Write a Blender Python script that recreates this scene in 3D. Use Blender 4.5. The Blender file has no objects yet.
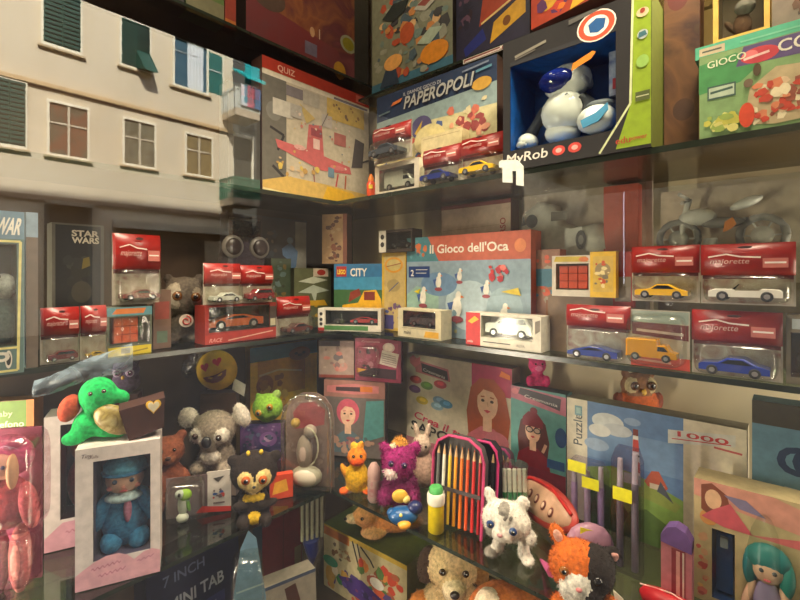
import bpy, math, random
from math import sin, cos, pi, radians as RAD
from mathutils import Vector, Matrix
C = bpy.context.scene.collection
EYE = 1.5
F_PX = 443.0
YAW = RAD(48.3)
FW = Vector((sin(YAW), cos(YAW), 0)); RT = Vector((cos(YAW), -sin(YAW), 0)); UP = Vector((0, 0, 1))
CAM = Vector((0, 0, EYE))
GLASS = 0.5                                   # distance of the shop-window pane along the view direction

def ray(px, py): return FW + RT*((px-400)/F_PX) + UP*((275-py)/F_PX)
def PX(px, x, py=275): d = ray(px, py); return CAM + d*(x/d.x)
def PY(px, y, py=275): d = ray(px, py); return CAM + d*(y/d.y)
def PZ(px, py, z): d = ray(px, py); return CAM + d*((z-EYE)/d.z)
def PD(px, py, dep): return CAM + ray(px, py)*dep
def depth(p): return (p-CAM).dot(FW)
def mirror(p): return p - FW*(2*((p-CAM).dot(FW)-GLASS))

# shelf heights (top surfaces) and front edges
Z_UP = EYE+0.238; Z_MID = EYE-0.18; Z_LOW = EYE-0.587; Z_BASE = EYE-0.95
WX, WY = 1.235, 1.36

def lin(c):
    r = []
    for v in c[:3]:
        v = v/255
        r.append(v/12.92 if v <= 0.04045 else ((v+0.055)/1.055)**2.4)
    return (*r, 1)

_m = {}
def newmat(key):
    m = bpy.data.materials.new(key); m.use_nodes = True
    nt = m.node_tree; nt.nodes.clear()
    return m, nt, nt.nodes.new('ShaderNodeOutputMaterial')
def M(col, rough=0.5, metal=0.0, coat=0.0, noise=0.12, bump=0.0, scale=60):
    """plain coloured surface with a faint procedural unevenness"""
    k = ('m', tuple(col), rough, metal, coat, noise, bump, scale)
    if k in _m: return _m[k]
    m, nt, out = newmat('surface_%d_%d_%d' % tuple(col[:3])); N = nt.nodes; L = nt.links
    b = N.new('ShaderNodeBsdfPrincipled'); b.inputs['Roughness'].default_value = rough
    b.inputs['Metallic'].default_value = metal; b.inputs['Coat Weight'].default_value = coat
    L.new(b.outputs[0], out.inputs[0])
    tc = N.new('ShaderNodeTexCoord'); nz = N.new('ShaderNodeTexNoise')
    nz.inputs['Scale'].default_value = scale; nz.inputs['Detail'].default_value = 3
    L.new(tc.outputs['Object'], nz.inputs['Vector'])
    r = N.new('ShaderNodeValToRGB'); c = lin(col)
    r.color_ramp.elements[0].position = 0.3; r.color_ramp.elements[1].position = 0.7
    r.color_ramp.elements[0].color = (*[v*(1-noise) for v in c[:3]], 1)
    r.color_ramp.elements[1].color = (*[min(1, v*(1+noise)) for v in c[:3]], 1)
    L.new(nz.outputs['Fac'], r.inputs[0]); L.new(r.outputs[0], b.inputs['Base Color'])
    if bump:
        bp = N.new('ShaderNodeBump'); bp.inputs['Strength'].default_value = bump; bp.inputs['Distance'].default_value = 0.003
        L.new(nz.outputs['Fac'], bp.inputs['Height']); L.new(bp.outputs[0], b.inputs['Normal'])
    _m[k] = m; return m
def MOT(cols, scale=25, rough=0.4, det=3, dist=1.0):
    """busy printed artwork: noise bands through a palette"""
    k = ('mot', tuple(cols), scale, rough, det, dist)
    if k in _m: return _m[k]
    m, nt, out = newmat('print'); N = nt.nodes; L = nt.links
    b = N.new('ShaderNodeBsdfPrincipled'); b.inputs['Roughness'].default_value = rough; L.new(b.outputs[0], out.inputs[0])
    tc = N.new('ShaderNodeTexCoord'); nz = N.new('ShaderNodeTexNoise')
    nz.inputs['Scale'].default_value = scale; nz.inputs['Detail'].default_value = det; nz.inputs['Distortion'].default_value = dist
    L.new(tc.outputs['Object'], nz.inputs['Vector'])
    r = N.new('ShaderNodeValToRGB'); e = r.color_ramp.elements; n = len(cols)
    for i, c in enumerate(cols):
        p = 0.28+0.44*i/max(1, n-1)
        if i < 2: e[i].position = p; e[i].color = lin(c)
        else: x = e.new(p); x.color = lin(c)
    L.new(nz.outputs['Fac'], r.inputs[0]); L.new(r.outputs[0], b.inputs['Base Color'])
    _m[k] = m; return m
def CLEAR(tint=(235, 240, 235), refl=0.12, rough=0.12, edge=0.5, wr=0.0):
    """clear plastic or glass: see-through with a glossy film, stronger at grazing angles"""
    k = ('clr', tint, refl, rough, edge, wr)
    if k in _m: return _m[k]
    m, nt, out = newmat('clear'); N = nt.nodes; L = nt.links
    t = N.new('ShaderNodeBsdfTransparent'); t.inputs[0].default_value = lin(tint)
    g = N.new('ShaderNodeBsdfGlossy'); g.inputs['Color'].default_value = (0.9, 0.9, 0.88, 1); g.inputs['Roughness'].default_value = rough
    mx = N.new('ShaderNodeMixShader'); lw = N.new('ShaderNodeLayerWeight'); lw.inputs['Blend'].default_value = 0.3
    ma = N.new('ShaderNodeMath'); ma.operation = 'MULTIPLY_ADD'; ma.inputs[1].default_value = edge; ma.inputs[2].default_value = refl
    ma.use_clamp = True
    L.new(lw.outputs['Facing'], ma.inputs[0]); L.new(ma.outputs[0], mx.inputs[0])
    L.new(t.outputs[0], mx.inputs[1]); L.new(g.outputs[0], mx.inputs[2]); L.new(mx.outputs[0], out.inputs[0])
    if wr:
        tc = N.new('ShaderNodeTexCoord'); nz = N.new('ShaderNodeTexNoise'); nz.inputs['Scale'].default_value = 25
        L.new(tc.outputs['Object'], nz.inputs['Vector'])
        bp = N.new('ShaderNodeBump'); bp.inputs['Strength'].default_value = wr; bp.inputs['Distance'].default_value = 0.01
        L.new(nz.outputs['Fac'], bp.inputs['Height']); L.new(bp.outputs[0], g.inputs['Normal']); L.new(bp.outputs[0], lw.inputs['Normal'])
    _m[k] = m; return m
def MILKY(c, k=.4):
    m, nt, out = newmat('milky_plastic'); N = nt.nodes; L = nt.links
    t = N.new('ShaderNodeBsdfTransparent'); b = N.new('ShaderNodeBsdfPrincipled'); b.inputs['Base Color'].default_value = lin(c); b.inputs['Roughness'].default_value = .3
    nz = N.new('ShaderNodeTexNoise'); nz.inputs['Scale'].default_value = 14; nz.inputs['Distortion'].default_value = 1.5; tc = N.new('ShaderNodeTexCoord'); L.new(tc.outputs['Object'], nz.inputs['Vector'])
    r = N.new('ShaderNodeMapRange'); r.inputs[1].default_value = .35; r.inputs[2].default_value = .65; r.inputs[3].default_value = k*.4; r.inputs[4].default_value = min(1, k*1.6)
    mx = N.new('ShaderNodeMixShader'); L.new(nz.outputs['Fac'], r.inputs[0]); L.new(r.outputs[0], mx.inputs[0]); L.new(t.outputs[0], mx.inputs[1]); L.new(b.outputs[0], mx.inputs[2]); L.new(mx.outputs[0], out.inputs[0]); return m
def mm(c): return c if isinstance(c, bpy.types.Material) else M(c)
def FUR(c): return M(c, rough=0.95, noise=0.3, bump=0.6, scale=140)

# ---------- object bookkeeping
def tag(o, label, cat, group=None):
    o['label'] = label; o['category'] = cat
    if group: o['group'] = group
    return o
def thing(name, label, cat, loc, group=None):
    o = bpy.data.objects.new(name, None); C.objects.link(o); o.location = loc; o.empty_display_size = 0.05
    return tag(o, label, cat, group)
def world_loc(o):
    v = Vector(o.location)
    while o.parent: o = o.parent; v += Vector(o.location)
    return v

class MB:
    """collects polygons in world coordinates and links them as one mesh object"""
    def __init__(s, xf=None): s.v = []; s.f = []; s.m = []; s.sm = []; s.mats = []; s.xf = xf
    def mi(s, mat):
        mat = mm(mat)
        if mat not in s.mats: s.mats.append(mat)
        return s.mats.index(mat)
    def poly(s, pts, mat, smooth=False):
        i = len(s.v); s.v += [Vector(p) for p in pts]; s.f.append(tuple(range(i, i+len(pts)))); s.m.append(s.mi(mat)); s.sm.append(smooth)
    def grid(s, rows, mat, smooth=True, close=False):
        i = len(s.v); n = len(rows[0]); k = s.mi(mat)
        for r in rows: s.v += [Vector(p) for p in r]
        for a in range(len(rows)-1):
            for b in range(n if close else n-1):
                c = (b+1) % n
                s.f.append((i+a*n+b, i+a*n+c, i+(a+1)*n+c, i+(a+1)*n+b)); s.m.append(k); s.sm.append(smooth)
    def hexa(s, P, mat):
        """P: four base points, four top points"""
        i = len(s.v); s.v += [Vector(p) for p in P]; k = s.mi(mat)
        for q in ((0, 3, 2, 1), (4, 5, 6, 7), (0, 1, 5, 4), (1, 2, 6, 5), (2, 3, 7, 6), (3, 0, 4, 7)):
            s.f.append(tuple(i+j for j in q)); s.m.append(k); s.sm.append(False)
    def box(s, x0, y0, z0, x1, y1, z1, mat):
        s.hexa([(x0, y0, z0), (x1, y0, z0), (x1, y1, z0), (x0, y1, z0), (x0, y0, z1), (x1, y0, z1), (x1, y1, z1), (x0, y1, z1)], mat)
    def ell(s, c, r, mat, X=None, Y=None, Z=None, n=14, k=8):
        X = X or Vector((1, 0, 0)); Y = Y or Vector((0, 1, 0)); Z = Z or UP; c = Vector(c); rows = []
        for a in range(k+1):
            t = pi*a/k; rows.append([c + Z*(r[2]*cos(t)) + X*(r[0]*sin(t)*cos(2*pi*b/n)) + Y*(r[1]*sin(t)*sin(2*pi*b/n)) for b in range(n)])
        s.grid(rows, mat, True, True)
    def tube(s, pts, r, mat, n=8, caps=True):
        pts = [Vector(p) for p in pts]; rows = []; r = r if isinstance(r, (list, tuple)) else [r]*len(pts)
        for i, p in enumerate(pts):
            d = (pts[min(i+1, len(pts)-1)]-pts[max(i-1, 0)]); d = d.normalized() if d.length > 1e-9 else UP
            a = d.cross(UP if abs(d.z) < 0.9 else Vector((1, 0, 0))).normalized(); b = d.cross(a)
            rows.append([p + a*(r[i]*cos(2*pi*j/n)) + b*(r[i]*sin(2*pi*j/n)) for j in range(n)])
        s.grid(rows, mat, True, True)
        if caps: s.poly(rows[0][::-1], mat); s.poly(rows[-1], mat)
    def lathe(s, base, prof, mat, n=20, axis=None, X=None):
        base = Vector(base); Z = axis or UP; X = X or (Vector((1, 0, 0)) if abs(Z.x) < 0.9 else Vector((0, 1, 0))); Y = Z.cross(X).normalized(); X = Y.cross(Z).normalized()
        s.grid([[base+Z*h+X*(r*cos(2*pi*j/n))+Y*(r*sin(2*pi*j/n)) for j in range(n)] for r, h in prof], mat, True, True)
        if prof[0][0] > 1e-6: s.poly([base+Z*prof[0][1]+X*(prof[0][0]*cos(2*pi*j/n))+Y*(prof[0][0]*sin(2*pi*j/n)) for j in range(n)], mat)
        if prof[-1][0] > 1e-6: s.poly([base+Z*prof[-1][1]+X*(prof[-1][0]*cos(2*pi*j/n))+Y*(prof[-1][0]*sin(2*pi*j/n)) for j in range(n)], mat)
    def prism(s, pts, off, mat, side=None):
        """outline pts (closed), pushed along off"""
        pts = [Vector(p) for p in pts]; q = [p+off for p in pts]; s.poly(pts, mat); s.poly(q[::-1], mat)
        for i in range(len(pts)): j = (i+1) % len(pts); s.poly([pts[i], pts[j], q[j], q[i]], side or mat)
    # ---- in the frame of a Face
    def fb(s, F, u0, v0, u1, v1, w0, w1, mat):
        p = F.pt; s.hexa([p(u0, v0, w0), p(u1, v0, w0), p(u1, v0, w1), p(u0, v0, w1), p(u0, v1, w0), p(u1, v1, w0), p(u1, v1, w1), p(u0, v1, w1)], mat)
    def art(s, F, items, w=0.0004, seed=1, dw=0.00007):
        rnd = random.Random(seed)
        for it in items:
            w += dw; k = it[0]
            if k == 'r': _, a, b, c, d, m = it; s.poly([F.pt(a, b, w), F.pt(c, b, w), F.pt(c, d, w), F.pt(a, d, w)], m)
            elif k == 'e':
                _, a, b, ru, rv, m = it[:6]; n = 20
                s.poly([F.pt(a+ru*cos(2*pi*i/n), b+rv*sin(2*pi*i/n), w) for i in range(n)], m)
            elif k == 'p': s.poly([F.pt(a, b, w) for a, b in it[1]], it[2])
            elif k == 'l':
                pts, wd, m = it[1:4]
                for (a, b), (c, d) in zip(pts, pts[1:]):
                    du, dv = (c-a)*F.W, (d-b)*F.H; L = math.hypot(du, dv) or 1; nu, nv = -dv/L*wd/2/F.W, du/L*wd/2/F.H
                    s.poly([F.pt(a+nu, b+nv, w), F.pt(c+nu, d+nv, w), F.pt(c-nu, d-nv, w), F.pt(a-nu, b-nv, w)], m)
            elif k == 't':
                _, tx, u, v, h, m = it[:6]; o = it[6] if len(it) > 6 else {}
                V, fs, wd = text_mesh(tx, o.get('bold', 0.0))
                sc = h*F.H; sx = sc
                if 'fit' in o: sx = o['fit']*F.W/max(wd, 1e-6)
                an = RAD(o.get('rot', 0)); sh = o.get('shear', 0); i = len(s.v); mi = s.mi(m)
                arc = o.get('arc', 0)
                for x, y in V:
                    X = x*sx+y*sc*sh; Yy = y*sc + arc*(X-wd*sx/2)**2
                    X, Yy = X*cos(an)-Yy*sin(an), X*sin(an)+Yy*cos(an)
                    s.v.append(F.pt(u+X/F.W, v+Yy/F.H, w))
                for f in fs: s.f.append(tuple(i+j for j in f)); s.m.append(mi); s.sm.append(False)
            elif k == 's':
                _, a, b, c, d, n, sz, pal = it[:8]
                for _i in range(n):
                    w += dw*0.3
                    r = sz*rnd.uniform(0.4, 1.2); ru = min(r/F.W, (c-a)/2); rv = min(r*rnd.uniform(0.5, 1.3)/F.H, (d-b)/2)
                    cu = rnd.uniform(a+ru, c-ru) if c-a > 2*ru else (a+c)/2; cv = rnd.uniform(b+rv, d-rv) if d-b > 2*rv else (b+d)/2
                    nn = rnd.choice((5, 6, 8)); ph = rnd.random()*6
                    s.poly([F.pt(cu+ru*rnd.uniform(0.6, 1)*cos(ph+2*pi*i/nn), cv+rv*rnd.uniform(0.6, 1)*sin(ph+2*pi*i/nn), w) for i in range(nn)], rnd.choice(pal))
        return s
    def build(s, name, parent=None, label=None):
        me = bpy.data.meshes.new(name); org = world_loc(parent) if parent else Vector((0, 0, 0))
        v = [s.xf(p) for p in s.v] if s.xf else s.v
        if not parent and v:
            org = Vector((sum(p.x for p in v)/len(v), sum(p.y for p in v)/len(v), min(p.z for p in v)))
        me.from_pydata([p-org for p in v], [], s.f)
        for m in s.mats: me.materials.append(m)
        me.polygons.foreach_set('material_index', s.m); me.polygons.foreach_set('use_smooth', s.sm)
        me.validate(); me.update()
        o = bpy.data.objects.new(name, me); C.objects.link(o)
        if parent: o.parent = parent
        else: o.location = org
        if label: o['label'] = label
        return o

_t = {}
def text_mesh(tx, bold=0.0):
    k = (tx, bold)
    if k not in _t:
        cu = bpy.data.curves.new('lettering', 'FONT'); cu.body = tx; cu.size = 1.4; cu.offset = bold; cu.resolution_u = 3
        o = bpy.data.objects.new('lettering', cu); C.objects.link(o)
        bpy.context.view_layer.update(); me = o.evaluated_get(bpy.context.evaluated_depsgraph_get()).to_mesh()
        V = [(v.co.x, v.co.y) for v in me.vertices]; fs = [tuple(p.vertices) for p in me.polygons]
        bpy.data.objects.remove(o); bpy.data.curves.remove(cu)
        x0 = min((v[0] for v in V), default=0); V = [(x-x0, y) for x, y in V]
        _t[k] = (V, fs, max((v[0] for v in V), default=1))
    return _t[k]

class Face:
    """upright rectangle: front-left and front-right ground points, base height, height, lean back"""
    def __init__(s, a, b, z0, H, lean=0.0):
        s.a = Vector((a.x, a.y, z0)); d = Vector((b.x-a.x, b.y-a.y, 0)); s.W = d.length; s.U = d.normalized()
        s.N0 = s.U.cross(UP); s.H = H; s.V = (UP*cos(lean)-s.N0*sin(lean)); s.N = (s.N0*cos(lean)+UP*sin(lean)); s.z0 = z0
    def pt(s, u, v, w=0.0): return s.a + s.U*(u*s.W) + s.V*(v*s.H) + s.N*w
    def base(s, t=0.03): return s.a + s.U*(s.W/2) - s.N0*(t/2)
    def uv(s, px, py):
        d = ray(px, py); t = (s.a-CAM).dot(s.N)/d.dot(s.N); q = CAM+d*t-s.a
        return q.dot(s.U)/s.W, q.dot(s.V)/s.H
def face(l, r, plane, top, z0=None, bot=None, lean=0.0):
    """l, r: columns; plane: ('x',X) | ('y',Y) | ('d',depthL,depthR) | ('xx',XL,XR) | ('yy',..); top=(px,py)"""
    k = plane[0]
    f = {'x': lambda p, i: PX(p, plane[1]), 'y': lambda p, i: PY(p, plane[1]), 'd': lambda p, i: PD(p, 275, plane[1+i]),
         'xx': lambda p, i: PX(p, plane[1+i]), 'yy': lambda p, i: PY(p, plane[1+i])}[k]
    a, b = f(l, 0), f(r, 1)
    n = Vector((b.x-a.x, b.y-a.y, 0)).cross(UP)
    def zz(px, py):
        d = ray(px, py); t = (a-CAM).dot(n)/d.dot(n); return (CAM+d*t).z
    if z0 is None: z0 = zz(*bot)
    z0 += .001
    return Face(a, b, z0, zz(*top)-z0, lean)

# ---------- generic products
def carton(name, label, cat, F, t, body, art=(), side=None, group=None, seed=1, top=None):
    r = thing(name, label, cat, F.base(t), group)
    b = MB(); e = 0.0
    p = F.pt; b.hexa([p(0, 0, -t), p(1, 0, -t), p(1, 0, 0), p(0, 0, 0), p(0, 1, -t), p(1, 1, -t), p(1, 1, 0), p(0, 1, 0)], side or body)
    b.art(F, [('r', 0.004, 0.004, 0.996, 0.996, body)] + list(art), w=0.0002, seed=seed)
    if top:
        w = 0.0006; b.poly([p(0, 1, 0)+UP*w, p(1, 1, 0)+UP*w, p(1, 1, -t)+UP*w, p(0, 1, -t)+UP*w], top)
    b.build('carton', r); return r
def framebox(b, F, t, win, body, inner, w=0.0):
    """box open in front at win=(u0,v0,u1,v1), lined with inner"""
    a, c, d, e = win; p = F.pt
    b.fb(F, 0, 0, 1, c, -t, w, body); b.fb(F, 0, e, 1, 1, -t, w, body); b.fb(F, 0, c, a, e, -t, w, body); b.fb(F, d, c, 1, e, -t, w, body)
    b.fb(F, a, c, d, e, -t, -t+0.002, inner)
    for q in ([p(a, c, -t), p(a, e, -t), p(a, e, -0.001), p(a, c, -0.001)], [p(d, c, -t), p(d, e, -t), p(d, e, -0.001), p(d, c, -0.001)],
              [p(a, c, -t), p(d, c, -t), p(d, c, -0.001), p(a, c, -0.001)], [p(a, e, -t), p(d, e, -t), p(d, e, -0.001), p(a, e, -0.001)]):
        n = (q[1]-q[0]).cross(q[2]-q[1]).normalized(); cc = p((a+d)/2, (c+e)/2, -t/2); n = n if n.dot(cc-q[0]) > 0 else -n
        b.poly([x+n*0.0006 for x in q], inner)
def windowbox(name, label, cat, F, t, win, body, inner, art=(), group=None, film=None, seed=1):
    r = thing(name, label, cat, F.base(t), group); b = MB()
    framebox(b, F, t, win, body, inner); b.art(F, art, w=0.0003, seed=seed); b.build('carton', r)
    a, c, d, e = win; g = MB(); g.poly([F.pt(a, c, -0.001), F.pt(d, c, -0.001), F.pt(d, e, -0.001), F.pt(a, e, -0.001)], film or CLEAR())
    g.build('window_film', r); return r

WHL = (28, 28, 30)
def car(r, F, u0, u1, v0, w, col, kind='coupe', width=None, roof=None, label=None):
    """little toy vehicle inside a package, seen side on; lies along the face from u0 to u1"""
    L = (u1-u0)*F.W; W = width or L*0.42; c = F.pt((u0+u1)/2, v0, w); U, V, N = F.U, F.V, F.N
    prof = {'coupe': ([(-.5, .07), (-.5, .17), (-.44, .20), (-.22, .215), (-.08, .31), (.16, .315), (.34, .215), (.5, .17), (.5, .07)], [(-.19, .215), (-.07, .29), (.14, .295), (.29, .215)]),
            'sport': ([(-.5, .06), (-.5, .13), (-.32, .19), (-.06, .26), (.15, .255), (.35, .2), (.5, .19), (.5, .06)], [(-.26, .185), (-.05, .24), (.12, .237), (.26, .195)]),
            'suv': ([(-.5, .08), (-.5, .24), (-.45, .27), (-.27, .285), (-.15, .41), (.38, .41), (.47, .27), (.5, .24), (.5, .08)], [(-.23, .28), (-.13, .385), (.36, .385), (.42, .28)]),
            'open': ([(-.5, .07), (-.5, .17), (-.4, .21), (-.16, .215), (-.12, .18), (.2, .18), (.24, .22), (.46, .21), (.5, .17), (.5, .07)], [(-.17, .21), (-.08, .3), (-.06, .3), (-.13, .21)]),
            'truck': ([(-.5, .08), (-.5, .45), (-.44, .48), (.12, .48), (.14, .36), (.3, .36), (.4, .22), (.5, .2), (.5, .08)], [(.14, .24), (.15, .34), (.28, .34), (.36, .24)])}[kind]
    def P(x, z, y): return c + U*(x*L) + V*(z*L) + N*y
    paint = M(col, rough=0.22, coat=0.6, noise=0.05); gl = M((30, 36, 44), rough=0.1, noise=0)
    b = MB(); n = len(prof[0]); rows = []
    for y, ins in ((-W/2, 0.93), (-W/2*0.86, 1.0), (W/2*0.86, 1.0), (W/2, 0.93)):
        rows.append([P(x*(ins if z > .2 else 1), .07+(z-.07)*(ins if z > .2 else 1), y) for x, z in prof[0]])
    b.grid(rows, paint, False, True); b.poly(rows[0], paint); b.poly(rows[-1][::-1], paint)
    o = b.build('toy_car', r, label)
    for y in (-W/2*1.01, W/2*1.01):
        g = MB(); g.poly([P(x*.95, z*.97, y) for x, z in prof[1]], gl); g.build('side_window', o)
    for x in (-.3, .3):
        for y in (-W/2, W/2):
            q = MB(); q.lathe(P(x, .085, y-0.12*W/2*(1 if y > 0 else -1)-0), [(0.001, -.035*L), (.085*L, -.03*L), (.085*L, .03*L), (.05*L, .036*L), (.045*L, .03*L), (.001, .034*L)], M(WHL, rough=.7), n=14, axis=N if y > 0 else -N)
            q.lathe(P(x, .085, y-0.12*W/2*(1 if y > 0 else -1)), [(.001, .037*L), (.045*L, .036*L)], M((170, 170, 172), rough=.3, metal=.8), n=10, axis=N if y > 0 else -N)
            q.build('wheel', o)
    return o

def bubble(r, F, u0, v0, u1, v1, d, name='plastic_bubble', rr=0.2, mat=None, cut=0.0):
    """moulded clear blister standing off the card by d, with rounded shoulders"""
    b = MB(); m = mat or CLEAR(refl=.05, edge=.3, wr=0.2, rough=.18); rows = []
    cu, cv, hu, hv = (u0+u1)/2, (v0+v1)/2, (u1-u0)/2, (v1-v0)/2; n = 24
    for k, w in ((1.0, 0.001), (0.97, d*.7), (0.9, d*.93), (0.78, d)):
        row = []
        for i in range(n):
            t = 2*pi*i/n; x, y = cos(t), sin(t); e = 0.35
            x = math.copysign(abs(x)**e, x); y = math.copysign(abs(y)**e, y)
            row.append(F.pt(cu+hu*k*x, cv+hv*k*y, w))
        rows.append(row)
    b.grid(rows, m, True, True); b.poly(rows[-1], m); return b.build(name, r)

RED = (150, 30, 26)
def car_card(label, F, col, kind='coupe', group='carded red-topped toy cars', head=RED, flip=False, roof=0.54, cv=(70, 62, 66), word='majorette', deep=0.035):
    r = thing('carded_toy_car', label, 'toy car', F.base(deep), group); b = MB()
    b.fb(F, 0, 0, 1, 1, -.001, 0, (186, 176, 160))
    b.art(F, [('r', 0.02, 0.02, .98, roof, MOT([(205, 195, 178), (180, 164, 148), (140, 80, 76)], 30)),
              ('r', 0.02, roof-.06, .98, roof+.12, (88, 22, 26))])
    # the red header bulges forward with a hang slot
    p = F.pt; rows = []
    for v, w in ((roof, .004), (roof+.06, .014), (.80, .016), (.93, .010), (1.0, .001)):
        rows.append([p(u, v, w*(1 if .02 < u < .98 else .3)) for u in (0, .06, .5, .94, 1)])
    b.grid(rows, M(head, rough=.3), True)
    hw = .0176
    A = [('t', word, .12, roof+.19, .085, (214, 170, 160), {'fit': .42, 'bold': .0, 'shear': .2}),
         ('l', [(.1, roof+.3), (.3, roof+.345), (.45, roof+.3), (.66, roof+.285)], .0025, (240, 225, 215)),
         ('r', .68, roof+.12, .93, roof+.27, (196, 110, 100)), ('l', [(.7, roof+.2), (.91, roof+.2)], .003, (250, 235, 225)),
         ('e', .5, .93, .08, .02, (60, 20, 20))]
    b.art(F, A, w=hw); b.build('card', r)
    car(r, F, .12, .88, .07, deep*.52, col, kind)
    bubble(r, F, .04, .03, .96, roof+.02, deep)
    return r

# ---------- soft toys: one continuous skin grown from ellipsoids
def skin(name, parent, ells, fr, voxel=0.005, fur=0.0, n_fur=2500, seed=3, label=None):
    """ells: (x,y,z,rx,ry,rz,colour[,tilt]) in the toy's own frame fr=(origin, X, Y(toward viewer), Z, scale)"""
    O, X, Y, Z, S = fr; b = MB()
    for e in ells:
        t = RAD(e[7]) if len(e) > 7 else 0; A = X*cos(t)+Z*sin(t); Bz = Z*cos(t)-X*sin(t)
        b.ell(O+X*(e[0]*S)+Y*(e[1]*S)+Z*(e[2]*S), (e[3]*S, e[4]*S, e[5]*S), (200, 200, 200), X=A, Y=Y, Z=Bz, n=16, k=10)
    tmp = b.build(name, None); off = Vector(tmp.location)
    md = tmp.modifiers.new('r', 'REMESH'); md.mode = 'VOXEL'; md.voxel_size = voxel*S if voxel > 0.01 else voxel; md.use_smooth_shade = True
    sm = tmp.modifiers.new('s', 'SMOOTH'); sm.iterations = 6; sm.factor = 0.6
    bpy.context.view_layer.update()
    me = bpy.data.meshes.new_from_object(tmp.evaluated_get(bpy.context.evaluated_depsgraph_get()))
    old = tmp.data; bpy.data.objects.remove(tmp); bpy.data.meshes.remove(old)
    vs = [v.co+off for v in me.vertices]; fs = [tuple(p.vertices) for p in me.polygons]; bpy.data.meshes.remove(me)
    b = MB(); b.v = list(vs); mats = {}
    data = []
    for e in ells:
        t = RAD(e[7]) if len(e) > 7 else 0; A = X*cos(t)+Z*sin(t); Bz = Z*cos(t)-X*sin(t)
        data.append((O+X*(e[0]*S)+Y*(e[1]*S)+Z*(e[2]*S), A/(e[3]*S), Y/(e[4]*S), Bz/(e[5]*S), e[6]))
    def colour(c):
        best = None; bd = 1e9
        for d in data:
            q = c-d[0]; k = q.dot(d[1])**2+q.dot(d[2])**2+q.dot(d[3])**2
            if k < bd: bd = k; best = d[4]
        return best
    rnd = random.Random(seed); info = []
    for f in fs:
        c = sum((vs[i] for i in f), Vector())/len(f); col = colour(c)
        b.f.append(f); b.m.append(b.mi(FUR(col))); b.sm.append(True); info.append((c, col, f))
    if fur:
        for _ in range(n_fur):
            c, col, f = rnd.choice(info); P0 = vs[f[0]]; n = (vs[f[1]]-P0).cross(vs[f[2]]-P0)
            if n.length < 1e-12: continue
            n.normalize(); j = Vector((rnd.uniform(-1, 1), rnd.uniform(-1, 1), rnd.uniform(-1, .6)))
            c = P0.lerp(vs[f[2]], rnd.random()); d = (n*.8+j*.5-UP*.35).normalized(); s_ = d.cross(j).normalized(); L = fur*.62*rnd.uniform(.6, 1.3); wd = L*.14
            q = rnd.choice((.86, .95, 1.03)); cc = tuple(int(min(255, v*q)) for v in col)
            b.poly([c-s_*wd-n*.001, c+s_*wd-n*.001, c+d*L], FUR(cc))
    return b.build(name, parent, label)
def frame(px, py, z, h_px, yaw=0.0, up=1.0, tilt=0.0):
    """own frame of a toy standing at the shelf point under (px,py); scale so that 1 unit = h_px high; yaw turns it"""
    O = PZ(px, py, z); dep = depth(O); S = h_px*dep/F_PX*up
    Y = Vector((-O.x, -O.y, 0)).normalized(); Y = Matrix.Rotation(RAD(yaw), 3, 'Z') @ Y; X = UP.cross(Y)*1.0
    # X must point to the viewer's right
    if X.dot(RT) < 0: X = -X
    Z = UP
    if tilt: R = Matrix.Rotation(RAD(tilt), 3, Y); X = R @ X; Z = R @ Z
    return (O, X, Y, Z, S)
def part(parent, name, fr, ells, label=None, rough=None):
    O, X, Y, Z, S = fr; b = MB()
    for e in ells:
        t = RAD(e[7]) if len(e) > 7 else 0; A = X*cos(t)+Z*sin(t); Bz = Z*cos(t)-X*sin(t)
        c = e[6]; m = c if isinstance(c, bpy.types.Material) else (FUR(c) if rough is None else M(c, rough=rough, noise=.03))
        b.ell(O+X*(e[0]*S)+Y*(e[1]*S)+Z*(e[2]*S), (e[3]*S, e[4]*S, e[5]*S), m, X=A, Y=Y, Z=Bz, n=14, k=9)
    return b.build(name, parent, label)
def L3(fr, x, y, z): O, X, Y, Z, S = fr; return O+X*(x*S)+Y*(y*S)+Z*(z*S)
def eyes(parent, fr, pts, iris=(60, 40, 20), r=.05, white=None, ir=.7):
    for (x, y, z) in pts:
        if white: o = part(parent, 'eye', fr, [(x, y, z, r, r*.5, r, white), (x, y+r*.4, z, r*ir, r*.3, r*ir, iris), (x, y+r*.66, z, r*ir*.5, r*.15, r*ir*.5, (12, 10, 10)), (x+r*.2, y+r*.8, z+r*.25, r*.12, r*.06, r*.12, (255, 255, 255))], rough=.12)
        else: o = part(parent, 'eye', fr, [(x, y, z, r, r*.6, r, iris), (x, y+r*.35, z, r*.55, r*.35, r*.55, (12, 10, 10)), (x+r*.25, y+r*.65, z+r*.3, r*.14, r*.08, r*.14, (255, 255, 255))], rough=.12)
# ================= THE SETTING =================
def struct(o, name=None):
    o['kind'] = 'structure'; return o
WALLC = (158, 148, 122)
b = MB(); b.box(WX, -0.62, EYE-1.2, WX+.05, WY+.05, EYE+1.3, MOT([(186, 172, 140), (206, 192, 158), (214, 202, 168)], 5, .9, 2)); struct(b.build('wall_right'))
b = MB(); b.box(-0.55, WY, EYE-1.2, WX, WY+.05, EYE+1.3, MOT([(50, 38, 28), (72, 56, 42), (60, 46, 34)], 4, .9, 2)); struct(b.build('wall_back'))
def pane_pt(lat, z, dz=0): return CAM + FW*(GLASS+dz) + RT*lat + UP*(z-EYE)
b = MB(); tri = [(-0.54, WY+.05), (WX+.05, WY+.05), (WX+.05, -.66)]
b.prism([(x, y, EYE-1.2) for x, y in tri], UP*.25, MOT([(60, 48, 38), (86, 70, 54)], 6, .6)); struct(b.build('floor'))
b = MB(); b.prism([(x, y, EYE+1.3) for x, y in [(-0.62, 1.42), (1.35, 1.42), (1.35, -.78)]], UP*.12, (120, 108, 90)); struct(b.build('ceiling'))
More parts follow.
